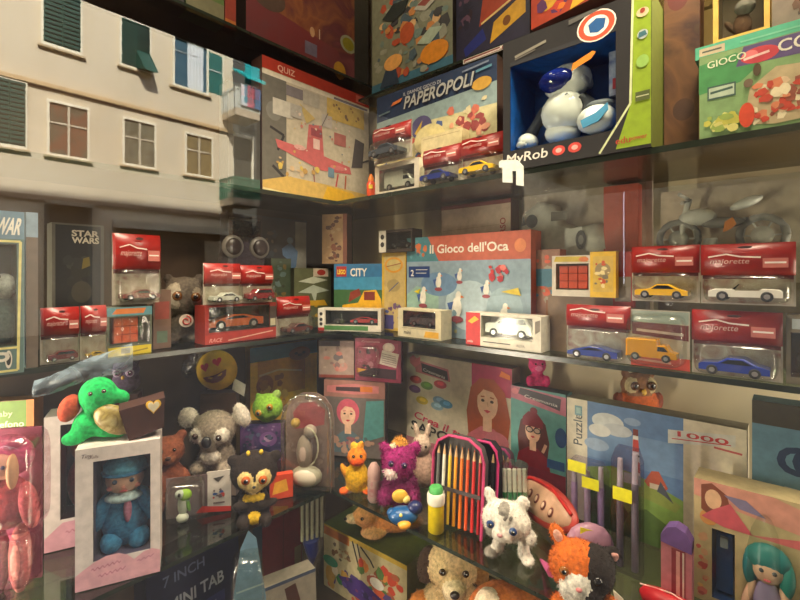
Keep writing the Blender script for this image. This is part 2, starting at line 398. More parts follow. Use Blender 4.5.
# stall riser and shop-window glass
def fbox(b, l0, l1, z0, z1, d0, d1, mat):
    b.hexa([pane_pt(l, z0, d) for l, d in ((l0, d0), (l1, d0), (l1, d1), (l0, d1))]+[pane_pt(l, z1, d) for l, d in ((l0, d0), (l1, d0), (l1, d1), (l0, d1))], mat)
b = MB(); fbox(b, -1.35, 1.4, 0, EYE-.95, -.06, .03, (70, 58, 48)); struct(b.build('wall_front'))
win = bpy.data.objects.new('window_1', None); C.objects.link(win); win.location = pane_pt(0, EYE-.95); win['kind'] = 'structure'
b = MB()
for a in ((-1.35, -1.29, EYE-.95, EYE+1.3), (1.34, 1.4, EYE-.95, EYE+1.3), (-1.29, 1.34, EYE-.95, EYE-.91), (-1.29, 1.34, EYE+1.25, EYE+1.3)): fbox(b, *a, -.03, .03, (110, 104, 96))
b.build('frame', win)
GL, gnt, gout = newmat('shop_window_glass'); N = gnt.nodes; L = gnt.links
t = N.new('ShaderNodeBsdfTransparent'); t.inputs[0].default_value = (.95, .96, .93, 1)
g = N.new('ShaderNodeBsdfGlossy'); g.inputs['Color'].default_value = (1, 1, 1, 1); g.inputs['Roughness'].default_value = 0.0
fr_ = N.new('ShaderNodeFresnel'); fr_.inputs['IOR'].default_value = 1.5
ma = N.new('ShaderNodeMath'); ma.operation = 'MULTIPLY'; ma.inputs[1].default_value = 1.9; ma.use_clamp = True
mx = N.new('ShaderNodeMixShader'); L.new(fr_.outputs[0], ma.inputs[0]); L.new(ma.outputs[0], mx.inputs[0]); L.new(t.outputs[0], mx.inputs[1]); L.new(g.outputs[0], mx.inputs[2]); L.new(mx.outputs[0], gout.inputs[0])
b = MB(); b.poly([pane_pt(-1.29, EYE-.91), pane_pt(1.34, EYE-.91), pane_pt(1.34, EYE+1.25), pane_pt(-1.29, EYE+1.25)], GL); b.build('pane', win)

# glass shelves: clear tinted top and underside, dark green edge
SHG = CLEAR(tint=(196, 206, 190), refl=.05, rough=.05, edge=.35); EDG = M((34, 42, 32), rough=.25); SHD = CLEAR(tint=(176, 168, 146), refl=.10, rough=.2, edge=.5)
def shelf(label, z, outline, th=.008, top=None, group=None):
    b = MB(); P = [Vector((x, y, z)) for x, y in outline]; Q = [p-UP*th for p in P]; g = top or SHG
    b.poly(P, g); b.poly(Q[::-1], g)
    for i in range(len(P)): j = (i+1) % len(P); b.poly([P[i], P[j], Q[j], Q[i]], EDG)
    o = b.build('glass_shelf'); tag(o, label, 'shelf'); return o
XM, XU, XL, YM, YL = .955, .93, .78, 1.10, .95
shelf('glass shelf at eye height carrying the goose board game and the toy cars', Z_MID, [(XM, -.26), (WX, -.26), (WX, WY), (-.26, WY), (-.26, YM), (XM, YM)], th=.011)
shelf('upper glass shelf under the robot box and the green board game', Z_UP, [(XU, -.22), (WX, -.22), (WX, WY), (-.26, WY), (-.26, YM), (XU, YM)], th=.012, top=SHD)
shelf('lowest and deepest glass shelf, holding the plush cats and the puzzle', Z_LOW, [(XL, -.08), (WX, -.08), (WX, WY), (-.15, WY), (-.15, YL), (XL, YL)], th=.009)
Z_T2 = EYE+.62; Z_T1 = EYE+.70
shelf('narrow glass shelf high on the right wall behind the duck-game box', Z_T2, [(1.07, -.25), (WX, -.25), (WX, 1.15), (1.07, 1.15)], top=SHD)
shelf('narrow glass shelf high on the back wall above the quiz box', Z_T1, [(-.3, 1.17), (WX, 1.17), (WX, WY), (-.3, WY)], top=SHD)

# ================= THE STREET, seen in the glass =================
YB = 14.0
class VFace(Face): pass
def vwall(x0, x1, Y, z0, z1):
    return Face(Vector((x0, Y, 0)), Vector((x1, Y, 0)), z0, z1-z0)
def vx(px, Y=YB): return PY(px, Y).x
def vz(px, py, Y=YB): return PY(px, Y, py).z
x_end = vx(233)
bl = thing('apartment_building', 'cream street building with green shuttered windows, mirrored in the shop window at upper left', 'building', mirror(Vector((vx(60), YB, 0))))
Fb = vwall(-3.0, x_end, YB, 0.0, 11.0)
PLASTER = MOT([(214, 200, 172), (224, 211, 184), (232, 218, 192)], .25, .9, 3, .2)
b = MB(mirror); p = Fb.pt; t_ = 5.0
b.hexa([p(0, 0, -t_), p(1, 0, -t_), p(1, 0, 0), p(0, 0, 0), p(0, 1, -t_), p(1, 1, -t_), p(1, 1, 0), p(0, 1, 0)], PLASTER)
b.build('wall', bl)
def vrect(px0, px1, py_t, py_b, w=.0, Y=YB):
    """rectangle on the facade: tops and bottoms read at its left side"""
    a, c = PY(px0, Y), PY(px1, Y); return Face(Vector((a.x, Y, 0)), Vector((c.x, Y, 0)), vz(px0, py_b, Y), vz(px0, py_t, Y)-vz(px0, py_b, Y))
def vpart(name, F, fn, parent=bl, label=None):
    b = MB(mirror); fn(b, F); return b.build(name, parent, label)
GSH = (14, 74, 60); TRIM = (248, 238, 214)
def shutter_leaf(b, F, u0, v0, u1, v1, w, col=GSH):
    b.fb(F, u0, v0, u1, v1, w, w+.05, col)
    n = 14
    for i in range(n):
        v = v0+(v1-v0)*(i+.5)/n; b.fb(F, u0+.03, v-.012, u1-.03, v+.012, w+.05, w+.075, tuple(int(c*.8) for c in col))
def window(px0, px1, pt, pb, kind):
    F = vrect(px0, px1, pt, pb)
    def fr(b, F):
        e = .06
        for q in ((-e, -.05, 1+e, 0), (-e, 1, 1+e, 1.05), (-e, 0, 0, 1), (1, 0, 1+e, 1)): b.fb(F, *q, 0, .07, TRIM)
        b.fb(F, -.14, -.08, 1.14, -.05, 0, .10, (196, 176, 140))
    o = vpart('window', F, fr)
    if kind == 'green':
        vpart('shutter', F, lambda b, F: (shutter_leaf(b, F, .0, 0, .49, 1, .02), shutter_leaf(b, F, .51, 0, 1, 1, .02)), o)
    elif kind == 'open':
        def f(b, F):
            shutter_leaf(b, F, .0, 0, .49, 1, .02); shutter_leaf(b, F, .51, .42, 1, 1, .02)
            p = F.pt; b.hexa([p(.5, .0, .02), p(1, .0, .02), p(1.12, -.1, .5), p(.62, -.1, .5), p(.5, .02, .05), p(1, .02, .05), p(1, .42, .06), p(.5, .42, .06)], GSH)
        vpart('shutter', F, f, o)
    elif kind == 'curtain':
        def f(b, F):
            b.fb(F, 0, 0, 1, 1, 0, .01, (52, 92, 110)); b.fb(F, .4, .02, .9, .98, .01, .03, (214, 222, 226))
            for i in range(5): b.fb(F, .42+i*.1, .02, .45+i*.1, .98, .03, .05, (236, 240, 240))
            b.fb(F, 0, .72, .9, .75, .01, .03, (150, 160, 160))
        vpart('curtained_glass', F, f, o)
    else:
        pal = {'red': [(74, 68, 54), (104, 96, 78), (128, 84, 62), (92, 88, 72)], 'grey': [(62, 62, 50), (120, 118, 98), (84, 80, 62)], 'gold': [(84, 74, 48), (140, 124, 84), (108, 100, 74)]}[kind]
        def f(b, F):
            b.fb(F, 0, 0, 1, 1, 0, .01, MOT(pal, 1.2, .25, 3)); b.fb(F, .47, 0, .53, 1, .01, .05, (206, 196, 172)); b.fb(F, 0, .6, 1, .63, .01, .04, (206, 196, 172))
        vpart('glazing', F, f, o)
window(43, 80, -22, 42, 'green'); window(121, 149, 18, 64, 'open'); window(174, 206, 37, 84, 'curtain')
window(-8, 25, 76, 142, 'green'); window(49, 87, 102, 153, 'red'); window(124, 154, 119, 163, 'grey'); window(186, 211, 134, 173, 'gold')
def f(b, F): b.fb(F, 0, 0, 1, 1, 0, .01, (40, 108, 100)); b.fb(F, 0, .55, 1, .58, .01, .03, (190, 200, 190)); b.fb(F, .92, 0, 1, 1, .01, .06, TRIM)
vpart('narrow_window', vrect(209, 223, 52, 92), f)
zc = vz(0, 74); b = MB(mirror)
b.box(-3, YB-.10, zc-.05, x_end, YB, zc+.05, (206, 176, 130)); b.box(-3, YB-.05, zc-.09, x_end, YB, zc-.05, (120, 92, 62)); b.build('cornice', bl)
zc = vz(0, 191); b = MB(mirror); b.box(-3, YB-.06, zc-.12, x_end, YB, zc, (170, 146, 120)); b.build('cornice', bl)
# balconies at the far end of the front
def balcony(px, pyt, pyb, col, laundry, awn):
    x0 = vx(px); zb = vz(px, pyb); zt = vz(px, pyt); x1 = x_end+.45
    b = MB(mirror); b.box(x0, YB-.9, zb-.22, x1, YB, zb, (196, 178, 150)); o = b.build('balcony', bl)
    b = MB(mirror)
    for i in range(15): x = x0+(x1-x0)*i/14; b.box(x-.02, YB-.9, zb, x+.02, YB-.86, zt, col)
    for i in range(7): y = YB-.9+.9*i/6; b.box(x0-.02, y-.02, zb, x0+.02, y+.02, zt, col)
    b.box(x0, YB-.92, zt-.05, x1, YB-.85, zt, col); b.box(x0-.03, YB-.9, zt-.05, x0+.03, YB, zt, col); b.build('railing', o)
    if laundry:
        b = MB(mirror)
        for i, c in enumerate([(214, 220, 224), (60, 150, 170), (220, 120, 140), (230, 230, 230), (70, 110, 150)]):
            x = x0+.15+i*(x1-x0-.3)/5; b.box(x, YB-.97, zt-.55+.1*(i % 2), x+.26, YB-.95, zt+.12, c)
        b.build('laundry', o)
    if awn:
        b = MB(mirror); z1 = vz(px, awn); b.box(x0+.35, YB-.86, z1-.55, x1+.02, YB-.82, z1+.30, (24, 170, 176)); b.hexa([(x0+.3, YB-1.1, z1-.5), (x1+.1, YB-1.1, z1-.5), (x1+.1, YB-.1, z1+.1), (x0+.3, YB-.1, z1+.1), (x0+.3, YB-1.1, z1-.42), (x1+.1, YB-1.1, z1-.42), (x1+.1, YB-.1, z1+.16), (x0+.3, YB-.1, z1+.16)], (20, 190, 190)); b.build('awning', o)
    return o
balcony(222, 94, 114, (210, 214, 206), True, 70)
balcony(220, 180, 200, (56, 116, 88), False, None)
def f(b, F): b.fb(F, 0, 0, 1, 1, 0, .01, (66, 62, 52)); b.fb(F, 0, 0, .12, 1, .01, .06, TRIM); b.fb(F, .9, 0, 1, 1, .01, .06, TRIM); b.fb(F, 0, .94, 1, 1, .01, .06, TRIM)
b = MB(mirror); b.box(x_end, YB+.4, 0, x_end+1.1, YB+5, 11, (84, 84, 78)); b.build('side_wing', bl)
vpart('balcony_door', Face(Vector((x_end+.1, YB+.39, 0)), Vector((x_end+.95, YB+.39, 0)), vz(236, 186), 1.9), f)
# shop front of the ground floor, in the shade
def f(b, F):
    b.fb(F, 0, 0, 1, 1, 0, .02, (54, 50, 46)); b.fb(F, 0, .93, 1, 1, .02, .2, (196, 190, 168)); b.fb(F, .3, .1, .62, .8, .02, .04, (88, 70, 60)); b.fb(F, .78, .3, 1, .86, .02, .05, (170, 156, 130)); b.fb(F, 0, 0, .02, 1, .02, .1, (170, 160, 140))
vpart('shop_front', Face(Vector((vx(112), YB, 0)), Vector((vx(226), YB, 0)), 0, vz(112, 220)), f)
def f(b, F): b.fb(F, 0, 0, 1, 1, 0, .03, (92, 96, 92)); b.fb(F, .1, .05, .9, .95, .03, .05, (62, 62, 60)); b.fb(F, 0, .97, 1, 1.0, .03, .2, (180, 170, 150))
vpart('entrance', Face(Vector((vx(44), YB, 0)), Vector((vx(92), YB, 0)), 0, vz(44, 200)), f)
# darker house beyond it, street, shop awning, own upper storeys
b = MB(mirror); b.box(8.7, 16.0, 0, 60, 26, 13, MOT([(40, 34, 28), (50, 43, 36)], .5, .9)); b.box(60, -.7, 0, 64, 15.9, 13, (50, 44, 38))
o = b.build('dark_building'); tag(o, 'long dark house further down the street, only faintly mirrored in the glass', 'building')
b = MB(mirror); b.poly([(-60, 60, 0), (80, 60, 0), (80, -60, 0), (-60, -60, 0)], MOT([(58, 54, 49), (70, 64, 58)], 1.5, .9)); struct(b.build('ground'))
b = MB(mirror); b.prism([(x, y, EYE+1.30) for x, y in [(-1.50, 2.52), (7.5, 2.52), (7.5, -.45), (1.25, -.45)]], UP*.05, (100, 74, 66))
o = b.build('shop_awning'); tag(o, 'dark red-brown cloth awning stretched over the pavement above the shop window', 'awning')
b = MB(); sd = Vector((-.116, -.993, 0)); q0 = Vector((1.55, 0, 0)); nn = Vector((.993, -.116, 0))
A_ = [q0-sd*26, q0+sd*75, q0+sd*75+nn*3, q0-sd*26+nn*3]
b.prism([(v.x, v.y, 0) for v in A_], UP*15.9, MOT([(150, 132, 104), (166, 148, 118)], .6, .9)); struct(b.build('wall_shop_building'))

# ================= CAMERA, LIGHT =================
cam = bpy.data.cameras.new('camera'); co = bpy.data.objects.new('camera', cam); C.objects.link(co)
cam.sensor_width = 36; cam.lens = 36*F_PX/800; cam.shift_y = -25/800; cam.clip_start = .01
co.location = CAM; co.rotation_euler = (pi/2, 0, -YAW); bpy.context.scene.camera = co
def lamp(name, kind, loc, energy, col, aim=None, **k):
    l = bpy.data.lights.new(name, kind); l.energy = energy; l.color = col
    for a, v in k.items(): setattr(l, a, v)
    o = bpy.data.objects.new(name, l); C.objects.link(o); o.location = loc
    if aim is not None: o.rotation_euler = (Vector(aim)-Vector(loc)).to_track_quat('-Z', 'Y').to_euler()
    return o
S_EL = RAD(38); sdir = Vector((.975*cos(S_EL), .22*cos(S_EL), sin(S_EL)))
lamp('sun', 'SUN', (0, 0, 30), 31.0, (1.0, .93, .80), aim=Vector((0, 0, 30))-sdir, angle=RAD(.5))
ctr = Vector((.95, 1.0, EYE-.15))
for lat in (-.55, .55):
    lo_ = pane_pt(lat, EYE+.98, .10)
    lamp('added_front_fill', 'AREA', lo_, (10 if lat < 0 else 15), (1.0, .85, .64), aim=ctr+Vector((0, 0, -.8))+RT*lat*.4, shape='RECTANGLE', size=.7, size_y=.12, spread=RAD(95))  # unseen strips added above the glass to brighten the goods
for lat, e_ in ((-1.1, 19), (1.06, 8)):
    lo_ = pane_pt(lat, EYE-.42, .07)
    lamp('added_side_fill', 'AREA', lo_, e_, (1.0, .86, .68), aim=Vector((.95, .75, EYE-.45)), shape='RECTANGLE', size=.06, size_y=.8)  # unseen upright fills added at both sides to light between the shelves
lamp('added_top_fill', 'AREA', (.55, .8, EYE+1.22), 3.5, (1.0, .84, .62), aim=Vector((.95, 1.1, EYE+.3)), shape='DISK', size=.2)  # unseen fill added overhead to lift the top rows
w = bpy.data.worlds.new('street_sky'); bpy.context.scene.world = w; w.use_nodes = True
w.node_tree.nodes['Background'].inputs[0].default_value = (.80, .86, 1.0, 1); w.node_tree.nodes['Background'].inputs[1].default_value = 8.0
sc = bpy.context.scene
sc.view_settings.view_transform = 'Standard'; sc.view_settings.look = 'None'; sc.view_settings.gamma = 1; sc.view_settings.exposure = 0
sc.view_settings.use_curve_mapping = False
try:
    sc.cycles.transparent_max_bounces = 24; sc.cycles.max_bounces = 8; sc.cycles.sample_clamp_indirect = 30.0; sc.cycles.use_denoising = True
    sc.cycles.caustics_reflective = False; sc.cycles.caustics_refractive = False
except Exception: pass
# ================= UPPER SHELVES =================
def girl(b, F, cu, cv, s, hair, skin_=(236, 190, 160), top=(200, 80, 90), hat=None, w=.0012, back=None, long=True):
    """a printed portrait; s = head half-width as a fraction of the face width"""
    k = s*F.W/F.H
    it = []
    if long: it += [('p', [(cu-s*1.5, cv-k*3.0), (cu-s*1.7, cv-k*.8), (cu-s*1.35, cv+k*.9), (cu-s*.6, cv+k*1.65), (cu+s*.5, cv+k*1.7), (cu+s*1.35, cv+k*.9), (cu+s*1.75, cv-k*.9), (cu+s*1.5, cv-k*3.0)], hair)]
    else: it += [('e', cu, cv+k*.3, s*1.25, k*1.4, hair)]
    it += [('p', [(cu-s*1.9, cv-k*4), (cu-s*1.6, cv-k*2.5), (cu-s*.5, cv-k*1.7), (cu+s*.5, cv-k*1.7), (cu+s*1.6, cv-k*2.5), (cu+s*1.9, cv-k*4)], top),
           ('r', cu-s*.35, cv-k*2.0, cu+s*.35, cv-k*.8, skin_), ('e', cu, cv, s*.82, k*1.18, skin_),
           ('e', cu-s*.36, cv+k*.12, s*.14, k*.10, (60, 40, 34)), ('e', cu+s*.36, cv+k*.12, s*.14, k*.10, (60, 40, 34)),
           ('l', [(cu-s*.52, cv+k*.38), (cu-s*.22, cv+k*.42)], s*F.W*.09, hair), ('l', [(cu+s*.22, cv+k*.42), (cu+s*.52, cv+k*.38)], s*F.W*.09, hair),
           ('l', [(cu, cv+k*.05), (cu+s*.07, cv-k*.25)], s*F.W*.06, (206, 150, 124)),
           ('p', [(cu-s*.28, cv-k*.55), (cu, cv-k*.48), (cu+s*.28, cv-k*.55), (cu, cv-k*.72)], (196, 60, 70)),
           ('p', [(cu-s*.85, cv+k*.3), (cu-s*.7, cv+k*1.1), (cu+s*.1, cv+k*1.3), (cu+s*.75, cv+k*1.0), (cu+s*.85, cv+k*.3), (cu+s*.45, cv+k*.8), (cu-s*.3, cv+k*.9)], hair)]
    if hat: it += [('p', [(cu-s*1.15, cv+k*.45), (cu-s*1.1, cv+k*1.3), (cu-s*.5, cv+k*1.95), (cu+s*.4, cv+k*1.95), (cu+s*1.1, cv+k*1.2), (cu+s*1.1, cv+k*.45)], hat), ('e', cu+s*.1, cv+k*2.1, s*.4, k*.35, hat)]
    return it
OR = (240, 140, 30); WHT = (238, 232, 220); YEL = (240, 200, 40)
# robot box
F = face(503, 651, ('x', .925), (560, 22), z0=Z_UP)
r = thing('robot_box', 'large black and blue window box with a white toy robot and green side panel', 'toy box', F.base(.14))
b = MB(); framebox(b, F, .13, (.06, .15, .80, .80), (24, 22, 24), MOT([(16, 62, 130), (24, 90, 176), (14, 50, 110)], 14))
for s_ in (1,): b.fb(F, 1, 0, 1.004, 1, -.13, 0, (84, 92, 26))  # side face of the green panel, its shading put into a darker colour
b.art(F, [('p', [(.80, .02), (1, .02), (1, 1), (.905, 1), (.895, .32)], (142, 168, 30)),
          ('l', [(.70, 0.01), (.885, .30), (.90, 1)], .004, (214, 220, 170)),
          ('r', .06, .80, .80, .83, (40, 40, 46)), ('t', 'MyRob', .03, .055, .07, WHT, {'bold': .015, 'fit': .32, 'shear': .1}),
          ('e', .43, .085, .045, .035, (214, 70, 60)), ('e', .54, .085, .045, .035, (214, 70, 60)), ('e', .43, .085, .022, .017, (240, 190, 180)), ('e', .54, .085, .022, .017, (240, 190, 180)),
          ('e', .68, .88, .125, .105, (236, 230, 220)), ('e', .68, .88, .115, .096, (206, 80, 50)), ('e', .68, .88, .08, .068, (240, 236, 226)),
          ('p', [(.63, .90), (.68, .93), (.74, .91), (.73, .85), (.69, .83), (.64, .845)], (30, 90, 150)),
          ('l', [(.10, .86), (.34, .90)], .006, (140, 134, 120)), ('l', [(.10, .84), (.26, .865)], .003, (110, 104, 96)), ('p', [(.5, .95), (.7, .98), (.66, 1), (.5, .985)], (90, 88, 84)),
          ('t', 'edu', .80, .05, .045, (180, 60, 40), {'bold': .01}), ('t', 'power', .88, .06, .03, (180, 60, 40), {'bold': .01, 'fit': .1}),
          ('e', .955, .86, .035, .03, (214, 190, 150)), ('e', .955, .72, .03, .03, (190, 200, 190)), ('e', .955, .55, .035, .04, (150, 190, 90)), ('r', .915, .30, .995, .36, (80, 90, 40)), ('l', [(.92, .33), (.99, .33)], .002, (200, 200, 160)),
          ('e', .955, .87, .014, .016, (160, 60, 40)), ('p', [(.93, .70), (.98, .71), (.97, .74), (.935, .735)], (60, 110, 120))])
b.build('carton', r)
def rp(u, v, w=-.05): return F.pt(u, v, w)
WP = M((250, 249, 245), rough=.35, coat=.4, noise=.03)
ro = MB()                                                       # robot body inside
def re(b, u, v, w, ru, rv, rw, m): b.ell(rp(u, v, w), (ru*F.W, rw, rv*F.H), m, X=F.U, Y=F.N, Z=F.V)
re(ro, .40, .41, -.05, .165, .16, .038, WP); re(ro, .38, .27, -.06, .13, .09, .035, WP); re(ro, .39, .52, -.06, .10, .05, .028, (60, 66, 80))
rob = ro.build('robot_torso', r)
q = MB(); re(q, .42, .635, -.055, .175, .13, .04, WP); re(q, .375, .635, -.033, .135, .085, .032, M((24, 40, 130), rough=.1)); re(q, .37, .655, -.014, .03, .01, .006, (200, 210, 240)); re(q, .555, .61, -.06, .03, .05, .03, (180, 180, 190)); q.build('robot_head', r)
q = MB(); q.tube([rp(.27, .45), rp(.19, .36), rp(.13, .26)], [.016, .012, .016], (40, 44, 56)); re(q, .13, .235, -.045, .075, .07, .028, WP); re(q, .12, .20, -.02, .04, .03, .012, (196, 196, 196)); q.build('robot_arm', r)
q = MB(); q.tube([rp(.52, .46), rp(.58, .42), rp(.62, .33, -.03)], [.02, .016, .02], (40, 44, 56)); re(q, .655, .275, -.025, .13, .10, .03, WP); re(q, .67, .37, -.03, .10, .04, .02, (120, 126, 134))
q.prism([rp(.585, .255, .004), rp(.60, .20, .004), rp(.70, .225, .004), rp(.76, .29, .004), rp(.755, .335, .004), rp(.68, .285, .004)], F.N*.003, (70, 150, 190)); q.build('robot_arm', r)
q = MB(); re(q, .40, .405, -.027, .045, .03, .004, (196, 214, 226)); q.prism([rp(.29, .47, -.028), rp(.46, .51, -.025), rp(.42, .475, -.024), rp(.31, .45, -.026)], F.N*.003, (36, 60, 110)); q.build('chest_panel', r)
q = MB(); q.fb(F, .73, .42, .85, .72, -.1, -.03, MOT([(60, 90, 160), (170, 180, 210), (90, 60, 110)], 20)); q.fb(F, .755, .46, .80, .53, -.03, -.027, (176, 40, 60)); q.build('remote_control', r)
q = MB(); q.art(F, [('p', [(.52, .62), (.65, .665), (.68, .70), (.66, .715), (.53, .67)], OR)], w=.003); q.build('price_sticker', r, 'orange price sticker')
g = MB(); g.poly([F.pt(.06, .15, .001), F.pt(.80, .15, .001), F.pt(.80, .80, .001), F.pt(.06, .80, .001)], CLEAR(refl=.004, edge=.05, rough=.03)); g.build('window_film', r)

# duck-town board game
F = face(377, 497, ('x', 1.055), (378, 98), z0=Z_UP)
duck = [(240, 226, 200), (220, 190, 130), (196, 90, 70), (80, 100, 150), (236, 206, 90), (160, 60, 60)]
carton('board_game_box', 'board game box with slanted white lettering on a dark blue band', 'board game', F, .055, (196, 184, 140), [
    ('r', 0, .76, 1, 1, (36, 54, 84)), ('p', [(0, .76), (1, .80), (1, .62), (0, .66)], (140, 160, 160)), ('p', [(0, .66), (1, .63), (1, .3), (0, .3)], (206, 196, 150)),
    ('s', .03, .32, .42, .66, 26, .016, duck), ('s', .36, .30, .62, .70, 26, .018, duck), ('s', .62, .30, .97, .72, 40, .016, [(200, 110, 90), (226, 160, 130), (214, 200, 160), (150, 70, 70)]), ('s', .03, .02, .97, .3, 50, .02, duck),
    ('e', .43, .60, .09, .10, (84, 80, 120)), ('p', [(.37, .56), (.44, .66), (.41, .52)], (196, 160, 60)), ('e', .50, .48, .13, .13, (220, 206, 150)),
    ('e', .9, .81, .07, .05, (196, 150, 60)), ('t', 'PAPEROPOLI', .275, .80, .105, (30, 34, 50), {'bold': .045, 'fit': .56, 'shear': .25, 'rot': 1}),
    ('t', 'PAPEROPOLI', .27, .81, .105, (176, 176, 170), {'bold': .03, 'fit': .56, 'shear': .25, 'rot': 1}), ('t', 'IL GRANDE GIOCO DI', .27, .925, .03, (190, 190, 190), {'bold': .01}),
    ('p', [(.15, .87), (.24, .885), (.26, .915), (.17, .90)], (214, 120, 60)), ('l', [(.03, .82), (.14, .83)], .006, (90, 110, 120)), ('l', [(.76, .95), (.95, .965)], .005, (120, 130, 150)), ('l', [(.86, .915), (.97, .925)], .007, (90, 140, 160))], side=(60, 44, 36), seed=5)
F = face(497, 529, ('x', 1.10), (497, 68), z0=Z_UP)
carton('game_box', 'plain dark red box squeezed between the duck-town game and the robot box', 'box', F, .06, (118, 24, 24), [('r', 0, .0, 1, .2, (150, 40, 24)), ('p', [(0, .6), (1, .5), (1, .9), (0, .8)], (92, 18, 22))])
# boxes on the high shelf
F = face(372, 453, ('x', 1.10), (400, -40), z0=Z_T2)
comic = [(196, 130, 70), (220, 176, 120), (110, 130, 120), (70, 90, 100), (180, 80, 50), (150, 150, 130), (60, 60, 60)]
carton('comic_box', 'tall box covered in a crowded orange and grey-green comic scene', 'box', F, .06, (126, 128, 104), [('r', 0, 0, 1, .1, (60, 110, 130)), ('s', .02, .02, .98, .98, 130, .024, comic),
    ('p', [(.15, .60), (.3, .68), (.5, .66), (.45, .58), (.3, .54)], (34, 44, 40)), ('l', [(.55, .62), (.98, .72)], .006, (190, 180, 170)), ('p', [(.56, .55), (.7, .5), (.95, .60), (.9, .66), (.75, .64)], (180, 176, 160)), ('p', [(.6, .57), (.7, .535), (.86, .60), (.78, .62)], (140, 70, 60)),
    ('e', .8, .17, .16, .08, (224, 140, 30)), ('e', .48, .40, .09, .08, (180, 80, 40)), ('p', [(.6, .28), (.75, .36), (.9, .33), (.75, .24)], (170, 184, 160)), ('p', [(.12, .05), (.2, .18), (.34, .16), (.38, .04)], (40, 60, 80)), ('e', .3, .22, .12, .06, (236, 170, 90))], side=(60, 50, 40), seed=9)
F = face(456, 530, ('xx', 1.115, 1.075), (500, -34), z0=Z_T2)
carton('construction_toy_box', 'dark blue box with orange top and a yellow toy printed on it', 'box', F, .05, (40, 38, 60), [('p', [(.35, .4), (1, .55), (1, .95), (.4, .72)], (170, 64, 34)), ('p', [(.5, .12), (.95, .28), (.95, .52), (.55, .36)], (214, 160, 40)), ('p', [(.15, .1), (.45, .2), (.4, .36), (.12, .22)], (30, 44, 120)), ('e', .72, .3, .05, .06, (120, 70, 20)), ('s', .02, .4, .3, .95, 14, .02, [(50, 30, 40), (100, 70, 90), (30, 30, 50)]), ('l', [(.38, .42), (.98, .57)], .006, (230, 200, 130))], side=(40, 30, 30))
b = MB(); Fs = face(463, 510, ('x', 1.064), (463, 60), z0=Z_T2-.02); b.fb(Fs, 0, 0, 1, 1, -.002, 0, (176, 170, 158)); b.art(Fs, [('r', .03, .15, .97, .85, (120, 60, 50)), ('l', [(.05, .3), (.8, .4)], .003, (214, 200, 190)), ('t', '9', .80, .2, .7, (230, 226, 214), {'bold': .03})])
tag(b.build('price_rail_tag'), 'long shelf-edge tag with a pale numeral 9', 'tag')
F = face(531, 616, ('xx', 1.06, 1.02), (560, -40), z0=Z_T2)
carton('craft_box', 'yellow, orange and magenta box directly above the robot box', 'box', F, .06, (176, 60, 30), [('s', .02, .02, .98, .98, 40, .03, [(214, 160, 40), (150, 30, 60), (230, 120, 30), (90, 40, 90), (200, 60, 40)]), ('p', [(.5, 0), (.98, .1), (.98, .5), (.6, .4)], (226, 170, 40))], side=(90, 30, 30), seed=3)
# brown upright box, green game and what lies on it
F = face(664, 700, ('x', 1.02), (670, -60), z0=Z_UP)
carton('upright_box', 'tall worn dark brown box standing between robot box and green game', 'box', F, .05, MOT([(70, 46, 30), (104, 70, 44), (60, 36, 30), (86, 70, 34)], 9), [('e', .4, .72, .3, .06, (90, 34, 24)), ('e', .55, .2, .3, .05, (66, 40, 26))], side=(80, 40, 20))
F = face(699, 870, ('x', .945), (700, 58), z0=Z_UP)
carton('green_game_box', 'mint green board game box with purple and red logo', 'board game', F, .06, (128, 160, 104), [
    ('p', [(.0, .55), (.28, .6), (.4, .75), (.25, .95), (0, .9)], (70, 140, 80)), ('p', [(.25, .78), (1, .74), (1, .99), (.3, .99)], (92, 76, 120)), ('e', .40, .86, .12, .09, (196, 60, 70)), ('e', .34, .88, .05, .05, (226, 120, 120)), ('l', [(.3, .84), (.46, .87)], .004, (240, 200, 190)),
    ('t', 'CO', .51, .83, .13, (226, 220, 200), {'bold': .02}), ('t', 'GIOCO', .06, .84, .08, (220, 226, 190), {'bold': .02, 'rot': 3}), ('r', .06, .46, .25, .62, (60, 90, 80)), ('r', .07, .48, .24, .60, (180, 196, 170)), ('l', [(.08, .54), (.23, .56)], .004, (60, 90, 80)),
    ('p', [(.30, .1), (.5, .05), (1, .1), (1, .6), (.5, .68), (.34, .5)], (190, 170, 130)), ('s', .3, .05, .8, .6, 60, .01, [(196, 70, 50), (220, 190, 150), (214, 130, 90), (150, 80, 60), (236, 220, 180)]), ('e', .385, .69, .025, .07, (76, 60, 34)), ('e', .33, .56, .03, .05, (110, 90, 70)), ('s', .02, .03, .3, .3, 22, .012, [(196, 190, 80), (150, 170, 80), (214, 206, 120)]), ('e', .32, .20, .05, .14, (206, 70, 40))], side=(120, 100, 50), seed=8)
z0 = Z_UP+F.H; p0, p1 = PX(695, .95), PX(870, .95); F2 = Face(p0, p1, z0, .022)
carton('flat_game_box', 'thin turquoise game box lying flat on top of the green game', 'board game', F2, .08, (84, 176, 140), [('r', .03, .2, .2, .8, (196, 180, 150)), ('l', [(.05, .5), (.18, .5)], .003, (80, 90, 80)), ('l', [(.3, .5), (.9, .5)], .003, (120, 196, 160))], side=(50, 120, 100))
F3 = face(713, 770, ('x', 1.0), (720, -60), z0=z0+.022)
windowbox('yellow_toy_box', 'yellow rounded box with a brown and grey figure in its window', 'toy box', F3, .06, (.1, .12, .9, .95), (206, 160, 70), (120, 100, 70), [('p', [(.1, .0), (.9, .0), (.9, .1), (.1, .1)], (190, 140, 50))])
r3 = [o for o in C.objects if o.name.startswith('yellow_toy_box')][-1]
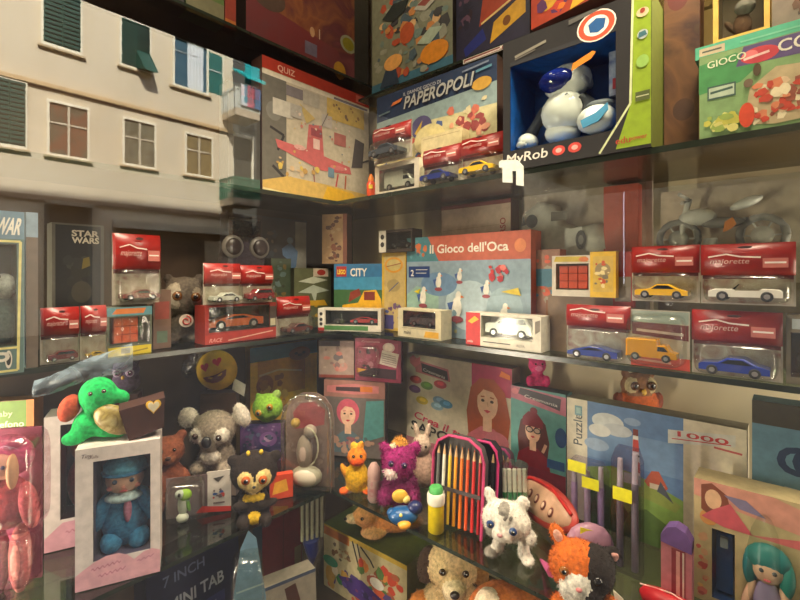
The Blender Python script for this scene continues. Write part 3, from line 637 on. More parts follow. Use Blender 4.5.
part(r3, 'toy_figure', (F3.pt(.5, .12, -.035), F3.U, F3.N, UP, .09), [(0, 0, .3, .16, .12, .28, (120, 84, 60)), (.05, .05, .66, .18, .14, .16, (150, 140, 130)), (-.2, 0, .35, .06, .06, .16, (110, 80, 60), 30)])
F4 = face(772, 850, ('x', 1.0), (780, -60), z0=z0+.022)
carton('small_grey_box', 'grey and brown printed box at the upper right corner', 'box', F4, .05, (120, 104, 90), [('s', .02, .02, .98, .98, 26, .016, [(60, 50, 46), (170, 160, 150), (100, 80, 70), (90, 60, 40)])], seed=4)

# carded cars and truck boxes at the front of the upper shelf
G1 = 'carded red-topped cars at the front of the upper shelf'
F = face(375, 419, ('x', .985), (375, 167), z0=Z_UP)
r = windowbox('boxed_toy_truck', 'white window box with a pale toy truck at left end of the upper right shelf', 'toy box', F, .05, (.10, .18, .9, .86), (216, 206, 186), (150, 140, 124), [('l', [(.1, .08), (.8, .1)], .002, (120, 110, 100))], film=CLEAR(refl=.10, wr=.6))
car(r, F, .14, .84, .2, -.025, (226, 220, 206), 'truck', width=.022)
z1 = Z_UP+F.H+.002
def cc(pl, pr, x, top, label, col, kind, z0=Z_UP, group=G1, **k):
    return car_card(label, face(pl, pr, x if isinstance(x, tuple) else ('x', x), top, z0=z0), col, kind, group, **k)
cc(374, 412, .975, (376, 130), 'carded dark car standing on the white truck box of the upper shelf', (60, 66, 74), 'coupe', z0=z1)
cc(424, 463, .965, (426, 151), 'carded blue car, left of the yellow one on the upper shelf', (30, 44, 110), 'coupe')
cc(462, 506, .96, (464, 140), 'carded yellow car beside the robot box on the upper shelf', (226, 180, 30), 'coupe')
F = face(421, 462, ('x', 1.012), (421, 138), z0=Z_UP)
carton('cream_carton', 'plain cream carton half hidden behind the small carded cars', 'box', F, .035, (212, 196, 150), [('l', [(.05, .95), (.95, .95)], .002, (180, 160, 120))])
O = PX(371, .98); fr = (Vector((O.x, O.y, Z_UP)), RT, -FW, UP, .072)
r = thing('orange_glue_bottle', 'small orange tube with a yellow price square at the shelf corner', 'bottle', fr[0])
b = MB(); b.lathe(fr[0], [(.012, 0), (.014, .004), (.014, .05), (.008, .058)], M((214, 70, 20), rough=.3)); b.build('body', r)
b = MB(); b.lathe(fr[0], [(.009, .057), (.009, .066), (.004, .078), (.001, .08)], (236, 130, 30)); b.build('nozzle', r)
b = MB(); q = L3(fr, 0, .205, .52); b.prism([q-RT*.006-UP*.006, q+RT*.006-UP*.006, q+RT*.006+UP*.006, q-RT*.006+UP*.006], -FW*.001, (240, 200, 40)); b.build('price_sticker', r)
# window glare at the shelf edge, modelled as a solid white shape
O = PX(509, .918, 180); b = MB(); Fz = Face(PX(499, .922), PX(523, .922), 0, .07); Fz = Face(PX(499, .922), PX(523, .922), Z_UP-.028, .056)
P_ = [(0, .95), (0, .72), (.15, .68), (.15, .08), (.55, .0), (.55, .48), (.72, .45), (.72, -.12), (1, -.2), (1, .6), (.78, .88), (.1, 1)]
b.prism([Fz.pt(u, v) for u, v in P_], -Fz.N*.004, M((240, 246, 236), rough=.2)); tag(b.build('glare_patch'), 'bright white n-shaped glare patch modelled at the upper shelf edge', 'painted glare')

# ---- left (back wall) upper shelf
F = face(262, 369, ('y', 1.17), (300, 70), z0=Z_UP)
carton('quiz_box', 'white toy box with pink furniture printed under a red quiz band', 'toy box', F, .06, (196, 184, 160), [
    ('r', 0, .91, 1, 1, (176, 50, 32)), ('t', 'QUIZ', .12, .93, .045, (236, 190, 170), {'bold': .02}), ('r', .85, .925, .95, .985, (214, 110, 90)), ('r', 0, .87, 1, .905, (226, 216, 196)), ('r', .62, .875, .98, .895, (120, 110, 120)),
    ('r', 0, 0, .19, .87, (104, 100, 90)), ('e', .09, .62, .06, .07, (124, 122, 114)), ('l', [(.06, .50), (.17, .46), (.12, .34)], .008, (30, 28, 28)), ('l', [(.08, .22), (.18, .14)], .009, (30, 28, 28)), ('r', .19, .77, .33, .85, (120, 112, 116)), ('r', .33, .75, .48, .86, (180, 172, 156)), ('r', .55, .70, .94, .87, (210, 176, 80)), ('s', .56, .71, .93, .86, 10, .008, [(120, 90, 50), (160, 120, 50)]), ('r', .08, .60, .24, .72, (206, 200, 186)), ('r', .5, .62, .6, .72, (190, 180, 170)),
    ('p', [(.38, .60), (.5, .62), (.52, .38), (.78, .34), (.8, .28), (.5, .26), (.12, .36), (.1, .42), (.36, .40)], (200, 96, 96)), ('p', [(.36, .60), (.44, .66), (.30, .74)], (196, 170, 100)), ('r', .62, .5, .74, .6, (176, 100, 90)), ('p', [(.8, .34), (.92, .36), (.94, .58), (.84, .60)], (74, 66, 64)), ('l', [(.9, .4), (.99, .44)], .006, (60, 54, 50)),
    ('l', [(.66, .26), (.62, .06)], .006, (190, 70, 70)), ('l', [(.74, .26), (.72, .02)], .006, (180, 90, 60)), ('l', [(.42, .27), (.44, .08)], .004, (150, 80, 80)), ('r', .56, .22, .62, .30, (110, 140, 160)), ('r', .40, .52, .50, .58, (150, 60, 70)), ('r', .42, .42, .48, .50, (226, 190, 180)), ('e', .30, .40, .05, .02, (226, 170, 160)), ('e', .66, .31, .08, .02, (214, 120, 120)), ('r', .22, .62, .32, .72, (176, 170, 160)), ('l', [(.5, .62), (.56, .74)], .003, (120, 110, 110)), ('s', .2, .3, .8, .7, 26, .006, [(196, 120, 110), (226, 200, 180), (120, 130, 140), (206, 170, 90)]), ('s', .1, .08, .5, .3, 16, .012, [(220, 190, 90), (210, 180, 140), (190, 150, 80)]),
    ('p', [(0, .0), (0, .10), (.2, .16), (.6, .15), (.98, .13), (1, 0)], (214, 176, 90)), ('p', [(.5, .02), (.55, .14), (.8, .12), (.92, .03)], (232, 180, 20)), ('l', [(0, .04), (.5, .0), (.98, .05)], .008, (236, 220, 160))], side=(60, 34, 24), seed=6)
F = face(228, 260, ('y', 1.17), (240, 84), z0=Z_UP)
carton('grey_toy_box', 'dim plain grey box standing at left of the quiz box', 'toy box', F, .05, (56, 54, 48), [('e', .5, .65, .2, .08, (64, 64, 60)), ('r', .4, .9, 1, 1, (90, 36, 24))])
F = face(246, 368, ('y', 1.2), (300, -70), z0=Z_T1+.004)
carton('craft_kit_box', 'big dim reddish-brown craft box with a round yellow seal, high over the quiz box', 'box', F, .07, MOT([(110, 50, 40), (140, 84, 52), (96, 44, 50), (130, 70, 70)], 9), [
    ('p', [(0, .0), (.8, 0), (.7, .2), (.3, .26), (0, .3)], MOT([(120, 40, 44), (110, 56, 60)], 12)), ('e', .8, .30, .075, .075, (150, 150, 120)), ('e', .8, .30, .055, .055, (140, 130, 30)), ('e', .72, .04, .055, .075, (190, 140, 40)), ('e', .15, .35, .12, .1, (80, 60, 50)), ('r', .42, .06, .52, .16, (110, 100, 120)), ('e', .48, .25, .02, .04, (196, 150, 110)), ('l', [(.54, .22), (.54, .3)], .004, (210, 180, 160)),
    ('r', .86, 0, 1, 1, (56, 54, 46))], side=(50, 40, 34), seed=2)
F = face(186, 224, ('y', 1.2), (200, -60), z0=Z_T1+.09)
F = Face(F.a, F.pt(1, 0), Z_T1, F.H+.09)
r = carton('frog_eye_box', 'green box with pairs of round white frog eyes at the upper left', 'toy box', F, .05, (88, 116, 52), [('r', 0, .0, 1, .28, (120, 116, 84))] + [('e', u, v, .14, .05, (170, 176, 150)) for u, v in ((.25, .42), (.72, .42), (.3, .62), (.8, .64))] + [('e', u, v, .05, .018, (50, 60, 40)) for u, v in ((.27, .41), (.70, .41))] + [('e', u, v, .09, .032, (60, 50, 50)) for u, v in ((.32, .62), (.80, .64))])
F = face(225, 236, ('y', 1.2), (230, -60), z0=Z_T1)
carton('red_storybook', 'narrow upright red book next to the frog-eye box', 'book', F, .03, (150, 50, 28), [('r', 0, .05, 1, .1, (190, 110, 40))])
F = face(120, 184, ('y', 1.2), (150, -60), z0=Z_T1)
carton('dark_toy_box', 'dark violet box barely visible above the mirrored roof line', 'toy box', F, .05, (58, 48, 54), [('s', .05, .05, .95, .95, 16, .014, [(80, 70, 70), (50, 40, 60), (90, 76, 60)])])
# ================= MIDDLE SHELF, right wall =================
zm = Z_MID
# boxed vehicles at the front edge
F = face(398, 441, ('x', .972), (398, 308), z0=zm)
r = windowbox('boxed_toy_vehicle', 'small cream window box with a dark vehicle, standing before the goose board game', 'toy box', F, .05, (.12, .36, .88, .93), (216, 204, 170), (70, 60, 54), [('p', [(.62, .05), (.95, .05), (.95, .26), (.66, .26)], (226, 170, 50)), ('t', 'mini', .15, .1, .14, (60, 56, 50), {'bold': .01}), ('l', [(.1, .32), (.9, .32)], .001, (120, 110, 90))], film=CLEAR(wr=.5))
car(r, F, .2, .82, .37, -.025, (110, 96, 100), 'suv', width=.02)
F = face(466, 541, ('x', .972), (466, 312), z0=zm)
r = windowbox('boxed_toy_van', 'white window box with a white estate car and a red left end', 'toy box', F, .05, (.22, .28, .90, .93), (226, 218, 200), (206, 196, 176), [('r', 0, .0, .21, 1, (196, 34, 30)), ('p', [(.03, .72), (.09, .66), (.19, .8), (.13, .90)], (236, 176, 40)), ('t', 'welly', .02, .08, .07, (230, 220, 210)), ('l', [(.25, .14), (.62, .14)], .0022, (70, 66, 60)), ('t', 'ALFA', .70, .09, .08, (120, 110, 100)), ('p', [(.93, .5), (.99, .6), (.99, .9), (.93, .85)], (120, 110, 96))], film=CLEAR(refl=.01, edge=.08))
car(r, F, .24, .86, .30, -.025, (240, 238, 232), 'suv', width=.026)
F = face(546, 565, ('x', 1.06), (546, 300), z0=zm)
carton('wooden_block', 'plain brown upright box in the gap right of the white estate car', 'box', F, .04, (130, 80, 40))
# carded cars, lower row and upper row
G2 = 'carded red-topped cars on the middle shelf, right wall'
F = face(567, 631, ('x', .968), (568, 304), z0=zm)
car_card('carded blue car at left end of the bottom row, right wall middle shelf', F, (36, 60, 140), 'sport', G2, roof=.60)
F = face(631, 690, ('x', .968), (632, 309), z0=zm)
r = thing('carded_toy_truck', 'carded orange-yellow toy truck on a red base between two blue cars', 'toy truck', F.base(.035), G2); b = MB(); b.fb(F, 0, 0, 1, 1, -.001, 0, (206, 196, 178))
b.art(F, [('r', .02, .78, .98, .98, (176, 190, 180)), ('p', [(.02, .56), (.98, .50), (.98, .76), (.02, .78)], (110, 44, 46)), ('l', [(.1, .64), (.9, .60)], .005, (196, 180, 170)), ('r', .0, .0, 1, .2, (214, 70, 50)), ('l', [(.06, .12), (.7, .10)], .004, (240, 170, 150))]); b.build('card', r)
car(r, F, -.02, .84, .15, .018, (236, 160, 24), 'truck', width=.028); bubble(r, F, -.04, .05, .96, .95, .035)
F = face(692, 783, ('x', .968), (693, 309), z0=zm)
car_card('carded large blue coupe at right end of the bottom row, right wall', F, (40, 62, 150), 'coupe', G2, roof=.52)
z2 = zm+.131
F = face(632, 700, ('x', .985), (634, 247), z0=z2-.004)
car_card('carded yellow car in the upper row, left of the white one', F, (228, 176, 40), 'coupe', G2, roof=.52)
F = face(701, 796, ('x', .98), (703, 245), z0=z2-.004)
car_card('carded white open car in the upper row at the right edge', F, (232, 228, 216), 'open', G2, roof=.48)
F = face(786, 850, ('x', .972), (787, 315), z0=zm)
r = windowbox('clear_top_box', 'dim clear-fronted box at the right edge, bottom row', 'toy box', F, .05, (.08, .1, .92, .75), (120, 110, 92), (84, 76, 64), [('r', .1, .8, .6, .95, (170, 180, 180))])
part(r, 'toy_figure', (F.pt(.4, .1, -.03), F.U, F.N, UP, .06), [(0, 0, .4, .3, .2, .35, (110, 104, 92)), (.05, .05, .85, .2, .2, .2, (140, 130, 110))])
# goose game, its neighbour and the small box on top
F = face(407, 531, ('x', 1.045), (412, 238), z0=zm)
ZF = (236, 232, 220)
def goose(u, v, s): return [('e', u, v, .022*s, .055*s, ZF), ('e', u+.008*s, v+.06*s, .014*s, .026*s, ZF), ('p', [(u-.03*s, v-.04*s), (u-.045*s, v+.02*s), (u-.015*s, v+.03*s)], (60, 90, 150)), ('p', [(u+.018*s, v+.065*s), (u+.034*s, v+.055*s), (u+.018*s, v+.05*s)], (220, 120, 40)), ('e', u, v-.065*s, .03*s, .018*s, (150, 70, 80))]
art = [('r', 0, .75, 1, 1, (190, 92, 66)), ('p', [(0, .75), (.3, .75), (.2, 1), (0, 1)], (70, 130, 140)), ('s', .0, .76, .22, .98, 10, .012, [(90, 150, 160), (206, 110, 60), (60, 100, 120)]),
       ('t', "Il Gioco dell'Oca", .22, .83, .085, (240, 230, 214), {'bold': .03, 'fit': .63}), ('e', .93, .87, .04, .06, (220, 130, 80)), ('r', 0, 0, 1, .745, (140, 162, 176)),
       ('p', [(.0, .1), (.3, .05), (.3, .4), (.1, .5), (0, .4)], (150, 184, 170)), ('e', .56, .32, .20, .24, (176, 196, 204)), ('e', .3, .52, .16, .12, (110, 142, 176)), ('e', .82, .3, .13, .2, (156, 180, 190)), ('p', [(.6, .0), (1, .0), (1, .2), (.7, .16)], (190, 180, 150)),
       ('r', .02, .585, .22, .70, (28, 60, 120)), ('t', '2', .04, .60, .065, WHT, {'bold': .03}), ('l', [(.09, .665), (.2, .665)], .002, WHT), ('l', [(.09, .63), (.19, .63)], .002, WHT)]
for g_ in ((.30, .54, 1.1), (.48, .60, .9), (.69, .48, 1.0), (.16, .38, 1.3), (.46, .30, 1.8), (.82, .24, 1.4), (.36, .12, .8)): art += goose(*g_)
art += [('s', .70, .52, .94, .72, 14, .012, [(196, 50, 50), (226, 120, 110), (180, 40, 60)]), ('p', [(.08, .44), (.14, .47), (.12, .42)], (226, 206, 40)), ('p', [(.8, .46), (.92, .5), (.94, .43)], (214, 190, 60)), ('s', .02, .02, .98, .3, 30, .008, [(190, 180, 120), (120, 150, 160), (196, 90, 60), (230, 220, 200)])]
carton('goose_game_box', 'large goose board game box with an orange title band and printed white geese on blue', 'board game', F, .06, (130, 160, 190), art, side=(184, 80, 44), seed=12)
F = face(533, 560, ('x', 1.075), (533, 250), z0=zm)
carton('side_game_box', 'grey and red box end just right of the goose game', 'box', F, .04, (140, 100, 80), [('s', .05, .4, .95, .98, 12, .012, [(60, 110, 130), (196, 80, 50), (150, 140, 120)]), ('r', .1, .62, .9, .8, (60, 110, 130))], side=(150, 70, 50))
F = face(382, 406, ('x', 1.045), (383, 253), z0=zm)
carton('yellow_puzzle_box', 'narrow yellow box with round line drawings, left of the goose game', 'box', F, .05, (206, 170, 60), [('r', .1, .04, .96, .96, (196, 170, 110)), ('e', .5, .84, .38, .10, (214, 150, 50)), ('e', .5, .84, .3, .075, (196, 176, 110)), ('l', [(.2, .82), (.8, .86)], .003, (150, 90, 60)), ('e', .5, .58, .28, .08, (170, 150, 100)), ('l', [(.3, .5), (.7, .62)], .003, (80, 90, 130)), ('s', .1, .06, .95, .4, 14, .010, [(80, 90, 150), (110, 80, 120), (196, 160, 90), (150, 140, 100)]), ('r', .1, .02, .5, .2, (74, 66, 130))], side=(170, 130, 40))
zt = F.z0+F.H
F = face(379, 412, ('x', 1.03), (379, 231), z0=zt)
r = windowbox('small_eyed_box', 'small black window box with white end strip lying on the narrow yellow box', 'toy box', F, .05, (.25, .12, .97, .88), (60, 50, 44), (30, 28, 28), [('r', 0, 0, .22, 1, (216, 210, 196)), ('e', .11, .7, .06, .12, (50, 46, 44)), ('e', .11, .35, .06, .12, (50, 46, 44))])
car(r, F, .32, .92, .16, -.02, (40, 40, 46), 'coupe', width=.02)
F = face(441, 511, ('x', 1.15), (441, 207), z0=zm)
carton('cream_game_box', 'cream cardboard box with red vertical lettering behind the goose game', 'box', F, .05, (196, 176, 150), [('t', 'ORSO', .93, .70, .045, (150, 50, 44), {'rot': 90, 'bold': .02}), ('r', 0, .97, 1, 1, (110, 40, 34)), ('l', [(.03, .80), (.85, .82)], .002, (176, 156, 130))], side=(96, 40, 36))
# red cube puzzle
F = face(552, 592, ('x', 1.0), (553, 256), z0=z2)
r = windowbox('cube_puzzle_pack', 'white pack showing a red cube puzzle with nine tiles', 'puzzle cube', F, .055, (.10, .16, .92, .80), (206, 196, 180), (190, 176, 150), [('p', [(.05, .85), (.9, .84), (.86, .97), (.1, .98)], (196, 170, 60)), ('e', .8, .9, .12, .06, (214, 120, 60))], film=CLEAR(refl=.02))
b = MB(); b.fb(F, .14, .18, .88, .76, -.05, -.012, (150, 40, 30))
for i in range(3):
    for j in range(3): b.fb(F, .16+i*.24, .20+j*.186, .16+i*.24+.215, .20+j*.186+.166, -.012, -.008, (230, 78, 48))
b.build('cube', r)
F = face(590, 616, ('x', .99), (590, 252), z0=z2)
carton('yellow_card_box', 'small yellow box with grey drawing beside the red cube', 'box', F, .03, (220, 176, 40), [('r', .12, .12, .9, .9, (206, 170, 70)), ('e', .5, .6, .3, .16, (150, 130, 90)), ('s', .15, .15, .85, .85, 14, .007, [(120, 110, 90), (196, 80, 40), (230, 210, 150)])], side=(180, 130, 30), top=(220, 190, 80))
F = face(566, 630, ('x', .99), (567, 303), z0=zm)
b = MB(); F = face(548, 626, ('x', 1.03), (550, 303), z0=zm)
carton('support_carton', 'brown carton standing behind the first carded blue car, under the red cube', 'box', Face(F.a, F.pt(1, 0), zm, z2-zm), .05, (120, 96, 70))
F = face(613, 633, ('x', 1.01), (613, 252), z0=z2-.02)
carton('red_card_box', 'small red and grey box between the yellow box and the carded yellow car', 'box', F, .02, (140, 40, 34), [('r', .1, .1, .9, .55, (120, 110, 96))])
# big clear packs in the back row
def wrap_sheet(name, parent, F, d, seed=1, mat=None, nu=16, nv=8, puff=.012):
    rnd = random.Random(seed); b = MB(); rows = []
    for j in range(nv+1):
        rows.append([F.pt(i/nu, j/nv, d+puff*(rnd.random()-.3) + puff*1.5*sin(pi*i/nu)*sin(pi*j/nv)) for i in range(nu+1)])
    b.grid(rows, mat or CLEAR(refl=.03, rough=.22, edge=.25, wr=.3)); return b.build(name, parent)
F = face(513, 647, ('x', 1.14), (560, 188), z0=zm)
r = thing('spaceship_pack', 'clear bag with a large white toy vehicle and a salmon card, behind the cube puzzle', 'toy pack', F.base(.06)); b = MB()
b.fb(F, 0, 0, 1, 1, -.06, -.055, (190, 174, 156)); b.fb(F, .70, .52, .93, .98, -.055, -.02, (206, 90, 70)); b.art(Face(F.pt(.70, 0, 0), F.pt(.93, 0, 0), F.z0, F.H), [('p', [(0, .52), (1, .60), (1, .52)], (190, 180, 170))], w=-.018); b.fb(F, 0, 0, 1, .5, -.055, -.03, (140, 124, 104)); b.build('backing_card', r)
W1 = M((226, 222, 212), rough=.3, coat=.3)
b = MB(); P5 = [(.0, .60), (.05, .86), (.20, .94), (.34, .90), (.40, .78), (.55, .74), (.70, .76), (.72, .60), (.5, .54), (.1, .54)]
rows = [[F.pt(.36+(u-.36)*k, .72+(v-.72)*k, w) for u, v in P5] for k, w in ((1, -.05), (.98, -.02), (.85, -.004), (.6, .002))]
b.grid(rows, W1, True, True); b.poly(rows[-1], W1); o = b.build('toy_vehicle', r)
for nm_, it_ in (('porthole', [('e', .17, .80, .05, .045, (50, 50, 54))]), ('side_window', [('p', [(.08, .77), (.10, .84), (.12, .78)], (70, 70, 74))]), ('wheel', [('e', .56, .66, .04, .06, (60, 56, 54)), ('e', .56, .66, .02, .03, (150, 146, 140))]), ('hatch', [('r', .33, .79, .46, .85, (120, 112, 100))])): q = MB(); q.art(F, it_, w=.004); q.build(nm_, o)
wrap_sheet('clear_wrap', r, F, .006, 3)
F = face(655, 860, ('x', 1.09), (700, 184), z0=zm)
r = thing('motorcycle_pack', 'large clear pack with a silver toy motorcycle at the right, behind the carded cars', 'toy pack', F.base(.06)); b = MB()
b.fb(F, 0, 0, 1, 1, -.06, -.055, (206, 186, 160)); b.fb(F, 0, 0, 1, .45, -.055, -.03, (150, 130, 100)); b.art(F, [('p', [(.36, .60), (.62, .62), (.62, .66), (.38, .64)], (190, 130, 60))], w=-.05); b.build('backing_card', r)
mt = MB(); SIL = M((214, 210, 200), rough=.3, metal=.2); WB = M((232, 228, 218), rough=.3, coat=.3)
def mp(u, v, w=-.02): return F.pt(u, v, w)
for cu, cv, R in ((.13, .70, .036), (.58, .70, .036)):
    c = mp(cu, cv); mt.tube([c+F.U*(R*cos(a*pi/8))+UP*(R*sin(a*pi/8)) for a in range(17)], .007, M((150, 146, 140), rough=.6), caps=False); mt.lathe(c-F.N*.006, [(.008, 0), (.018, .003), (.018, .010), (.008, .012)], SIL, axis=F.N, X=F.U)
    for a in range(6): mt.tube([c, c+F.U*(R*cos(a*pi/3))+UP*(R*sin(a*pi/3))], .0018, SIL, n=5)
mt.tube([mp(.13, .60), mp(.16, .80), mp(.19, .92)], [.005, .006, .006], WB); mt.tube([mp(.16, .90, -.0), mp(.20, .92, -.02), mp(.15, .95, .01)], .004, SIL)
mt.ell(mp(.24, .82), (.034, .014, .018), WB, X=F.U, Y=F.N); mt.ell(mp(.38, .78), (.04, .013, .011), (140, 134, 126), X=F.U, Y=F.N); mt.ell(mp(.5, .88), (.028, .012, .01), WB, X=(F.U+UP*.4).normalized(), Y=F.N, Z=(UP-F.U*.4).normalized())
mt.ell(mp(.32, .62), (.024, .016, .02), SIL, X=F.U, Y=F.N); mt.lathe(mp(.32, .66, .0), [(.012, -.012), (.012, .012)], SIL, axis=UP); mt.tube([mp(.33, .56, 0), mp(.5, .55, 0), mp(.62, .62, 0)], [.004, .005, .007], SIL); mt.tube([mp(.2, .82), mp(.28, .56), mp(.45, .56), mp(.5, .8)], .004, SIL)
mt.build('toy_motorcycle', r)
b = MB(); b.art(F, [('p', [(.39, .72), (.43, .735), (.46, .76), (.44, .80), (.40, .775)], OR)], w=.012); b.build('price_sticker', r, 'orange price sticker')
wrap_sheet('clear_wrap', r, F, .012, 7)

# ================= MIDDLE SHELF, back wall =================
def yb(x0, x1, top, Y, **k): return face(x0, x1, ('y', Y), top, **(k or {'z0': zm}))
F = Face(PD(334, 275, 1.50), PD(383, 275, 1.46), zm+.001, EYE+(275-264)/F_PX*1.48-zm)
z_city = F.z0+F.H+.001
carton('city_brick_box', 'blue construction set box with CITY lettering and a yellow digger', 'toy box', F, .05, (40, 110, 160), [
    ('r', 0, 0, 1, .62, (60, 100, 60)), ('p', [(0, .6), (1, .6), (1, .8), (0, .78)], (60, 140, 180)), ('r', .05, .80, .26, .96, (170, 40, 36)), ('t', 'LEGO', .07, .84, .07, (240, 220, 60), {'fit': .17, 'bold': .03}), ('t', 'CITY', .34, .81, .12, WHT, {'bold': .035, 'fit': .34}),
    ('p', [(.15, .2), (.18, .36), (.5, .40), (.62, .58), (.86, .60), (.96, .46), (1, .2), (.6, .12)], (232, 176, 30)), ('p', [(.3, .4), (.56, .52), (.52, .62), (.34, .56)], (130, 50, 34)), ('r', .62, .44, .84, .57, (120, 40, 30)), ('e', .3, .18, .09, .08, (60, 50, 30)), ('e', .78, .16, .11, .09, (60, 50, 30)), ('l', [(.1, .28), (.95, .3)], .004, (150, 100, 20))], side=(30, 70, 110), seed=4)
F = Face(PD(318, 275, 1.43), PD(381, 275, 1.39), zm+.001, EYE-(309-275)/F_PX*1.41-zm)
r = windowbox('boxed_racing_car', 'long white window box with red and green toy vehicle, back-wall shelf near the corner', 'toy box', F, .05, (.12, .28, .95, .92), (206, 196, 180), (84, 76, 66), [('r', 0, 0, .10, 1, (226, 220, 206)), ('e', .05, .75, .025, .08, (50, 46, 44)), ('e', .05, .5, .025, .08, (50, 46, 44)), ('e', .05, .3, .025, .08, (50, 46, 44)), ('r', .1, .04, .8, .24, (60, 110, 50)), ('r', .0, .0, .1, .14, (176, 40, 34))], film=CLEAR(refl=.05, wr=.5))
car(r, F, .5, .93, .3, -.025, (190, 60, 60), 'sport', width=.025); part(r, 'rock', (F.pt(.3, .28, -.025), F.U, F.N, UP, .03), [(0, 0, .3, .6, .3, .34, (70, 62, 58)), (.3, 0, .25, .3, .3, .3, (84, 90, 60))])
F = yb(294, 331, (296, 268), 1.22)
r = carton('dinosaur_set_box', 'green-grey box with pale flying dinosaur and a white corner label', 'toy box', F, .05, (92, 96, 66), [('p', [(.1, .6), (.5, .72), (.95, .62), (.6, .58), (.55, .4), (.45, .58)], (176, 186, 170)), ('r', .5, .86, .92, 1, (206, 190, 170)), ('e', .72, .93, .12, .05, (170, 50, 40)), ('s', .02, .02, .98, .45, 26, .012, [(110, 100, 50), (60, 70, 40), (190, 150, 50), (50, 50, 40), (130, 120, 90)]), ('p', [(.3, .38), (.9, .36), (.8, .46), (.4, .46)], (206, 160, 40)), ('p', [(.1, .78), (.5, .86), (.9, .8), (.5, .74)], (190, 196, 176))], side=(60, 60, 44), seed=2)
F = Face(PD(322, 275, 1.53), PD(347, 275, 1.51), z_city, EYE+(275-214)/F_PX*1.52-z_city)
carton('brown_figure_box', 'upright tan box printed with brown figures, top row near the corner', 'toy box', F, .05, (176, 140, 96), [('s', .1, .03, .85, .98, 30, .012, [(96, 54, 36), (130, 70, 44), (190, 160, 120), (80, 44, 30)]), ('r', .84, 0, 1, 1, (120, 60, 34))], side=(96, 50, 30), seed=7)
F = yb(262, 307, (264, 216), 1.30)
carton('blue_robot_box', 'dark box printed with a leaping blue and white robot', 'toy box', F, .05, (44, 46, 52), [('r', .72, .30, .98, .98, (150, 150, 140)), ('p', [(.42, .72), (.60, .78), (.78, .70), (.74, .56), (.66, .52), (.72, .44), (.56, .36), (.40, .34), (.36, .40), (.52, .45), (.48, .54), (.56, .62), (.44, .66)], (90, 122, 160)), ('e', .6, .80, .07, .03, (120, 150, 180)), ('s', .3, .32, .8, .5, 8, .01, [(170, 180, 190), (90, 110, 140)]), ('s', .03, .3, .35, .9, 16, .014, [(70, 60, 56), (96, 84, 74), (50, 60, 70)]), ('s', .05, .02, .95, .28, 20, .014, [(50, 48, 60), (80, 66, 56), (40, 60, 90)])], side=(40, 36, 34), seed=8)
F = yb(228, 262, (230, 212), 1.26)
r = windowbox('ring_eyed_toy_pack', 'clear bag with a purple-grey soft toy with two big ringed eyes', 'toy pack', F, .05, (.04, .04, .96, .96), (54, 46, 50), (48, 40, 48), film=CLEAR(refl=.06, wr=.6))
frx = (F.pt(.5, .36, -.02), F.U, F.N, UP, F.H*.5); sk = skin('body', r, [(0, 0, .5, .42, .16, .42, (70, 62, 72)), (0, 0, .15, .34, .16, .25, (60, 52, 60))], frx)
for s_ in (-1, 1): part(r, 'eye', frx, [(s_*.24, .14, .72, .19, .05, .19, (140, 136, 132)), (s_*.24, .18, .72, .14, .04, .14, (60, 50, 52))], rough=.3)
# the lower row of the back-wall shelf
G3 = 'carded red-topped cars on the middle shelf, back wall'
F = yb(205, 276, (207, 306), 1.12)
r = windowbox('boxed_orange_car', 'red-based window box with a flat orange sports car under two carded cars', 'toy box', F, .06, (.05, .30, .90, .95), (150, 46, 38), (54, 46, 42), [('p', [(0, 0), (1, .06), (1, .3), (0, .24)], (170, 50, 40)), ('l', [(.3, .06), (.95, .2)], .003, (220, 170, 150)), ('r', .9, .3, 1, .9, (84, 70, 64)), ('r', .91, .35, .99, .55, (206, 196, 160)), ('t', 'RACE', .05, .05, .1, (220, 150, 140), {'shear': .3, 'bold': .02})], film=CLEAR(refl=.03, wr=.3))
car(r, F, .08, .84, .32, -.03, (220, 96, 26), 'sport', width=.034)
zb = F.z0+F.H+.001
F = yb(203, 240, (205, 263), 1.125, z0=zb); car_card('carded white car above the orange sports car, left of its twin', F, (214, 210, 200), 'coupe', G3, roof=.5)
F = yb(239, 272, (241, 265), 1.125, z0=zb); car_card('carded dark red car above the orange sports car, right-hand card', F, (150, 30, 44), 'suv', G3, roof=.5)
F = yb(276, 309, (278, 297), 1.13); car_card('carded brown car near the green-grey dinosaur box', F, (90, 50, 44), 'coupe', G3, roof=.5)
F = yb(271, 291, (272, 258), 1.24)
carton('dark_green_box', 'dim green and grey box behind the carded brown car', 'box', F, .04, (60, 74, 56), [('s', .03, .03, .97, .97, 26, .013, [(80, 100, 90), (50, 54, 44), (110, 90, 50), (90, 110, 110)])], side=(44, 40, 34), seed=10)
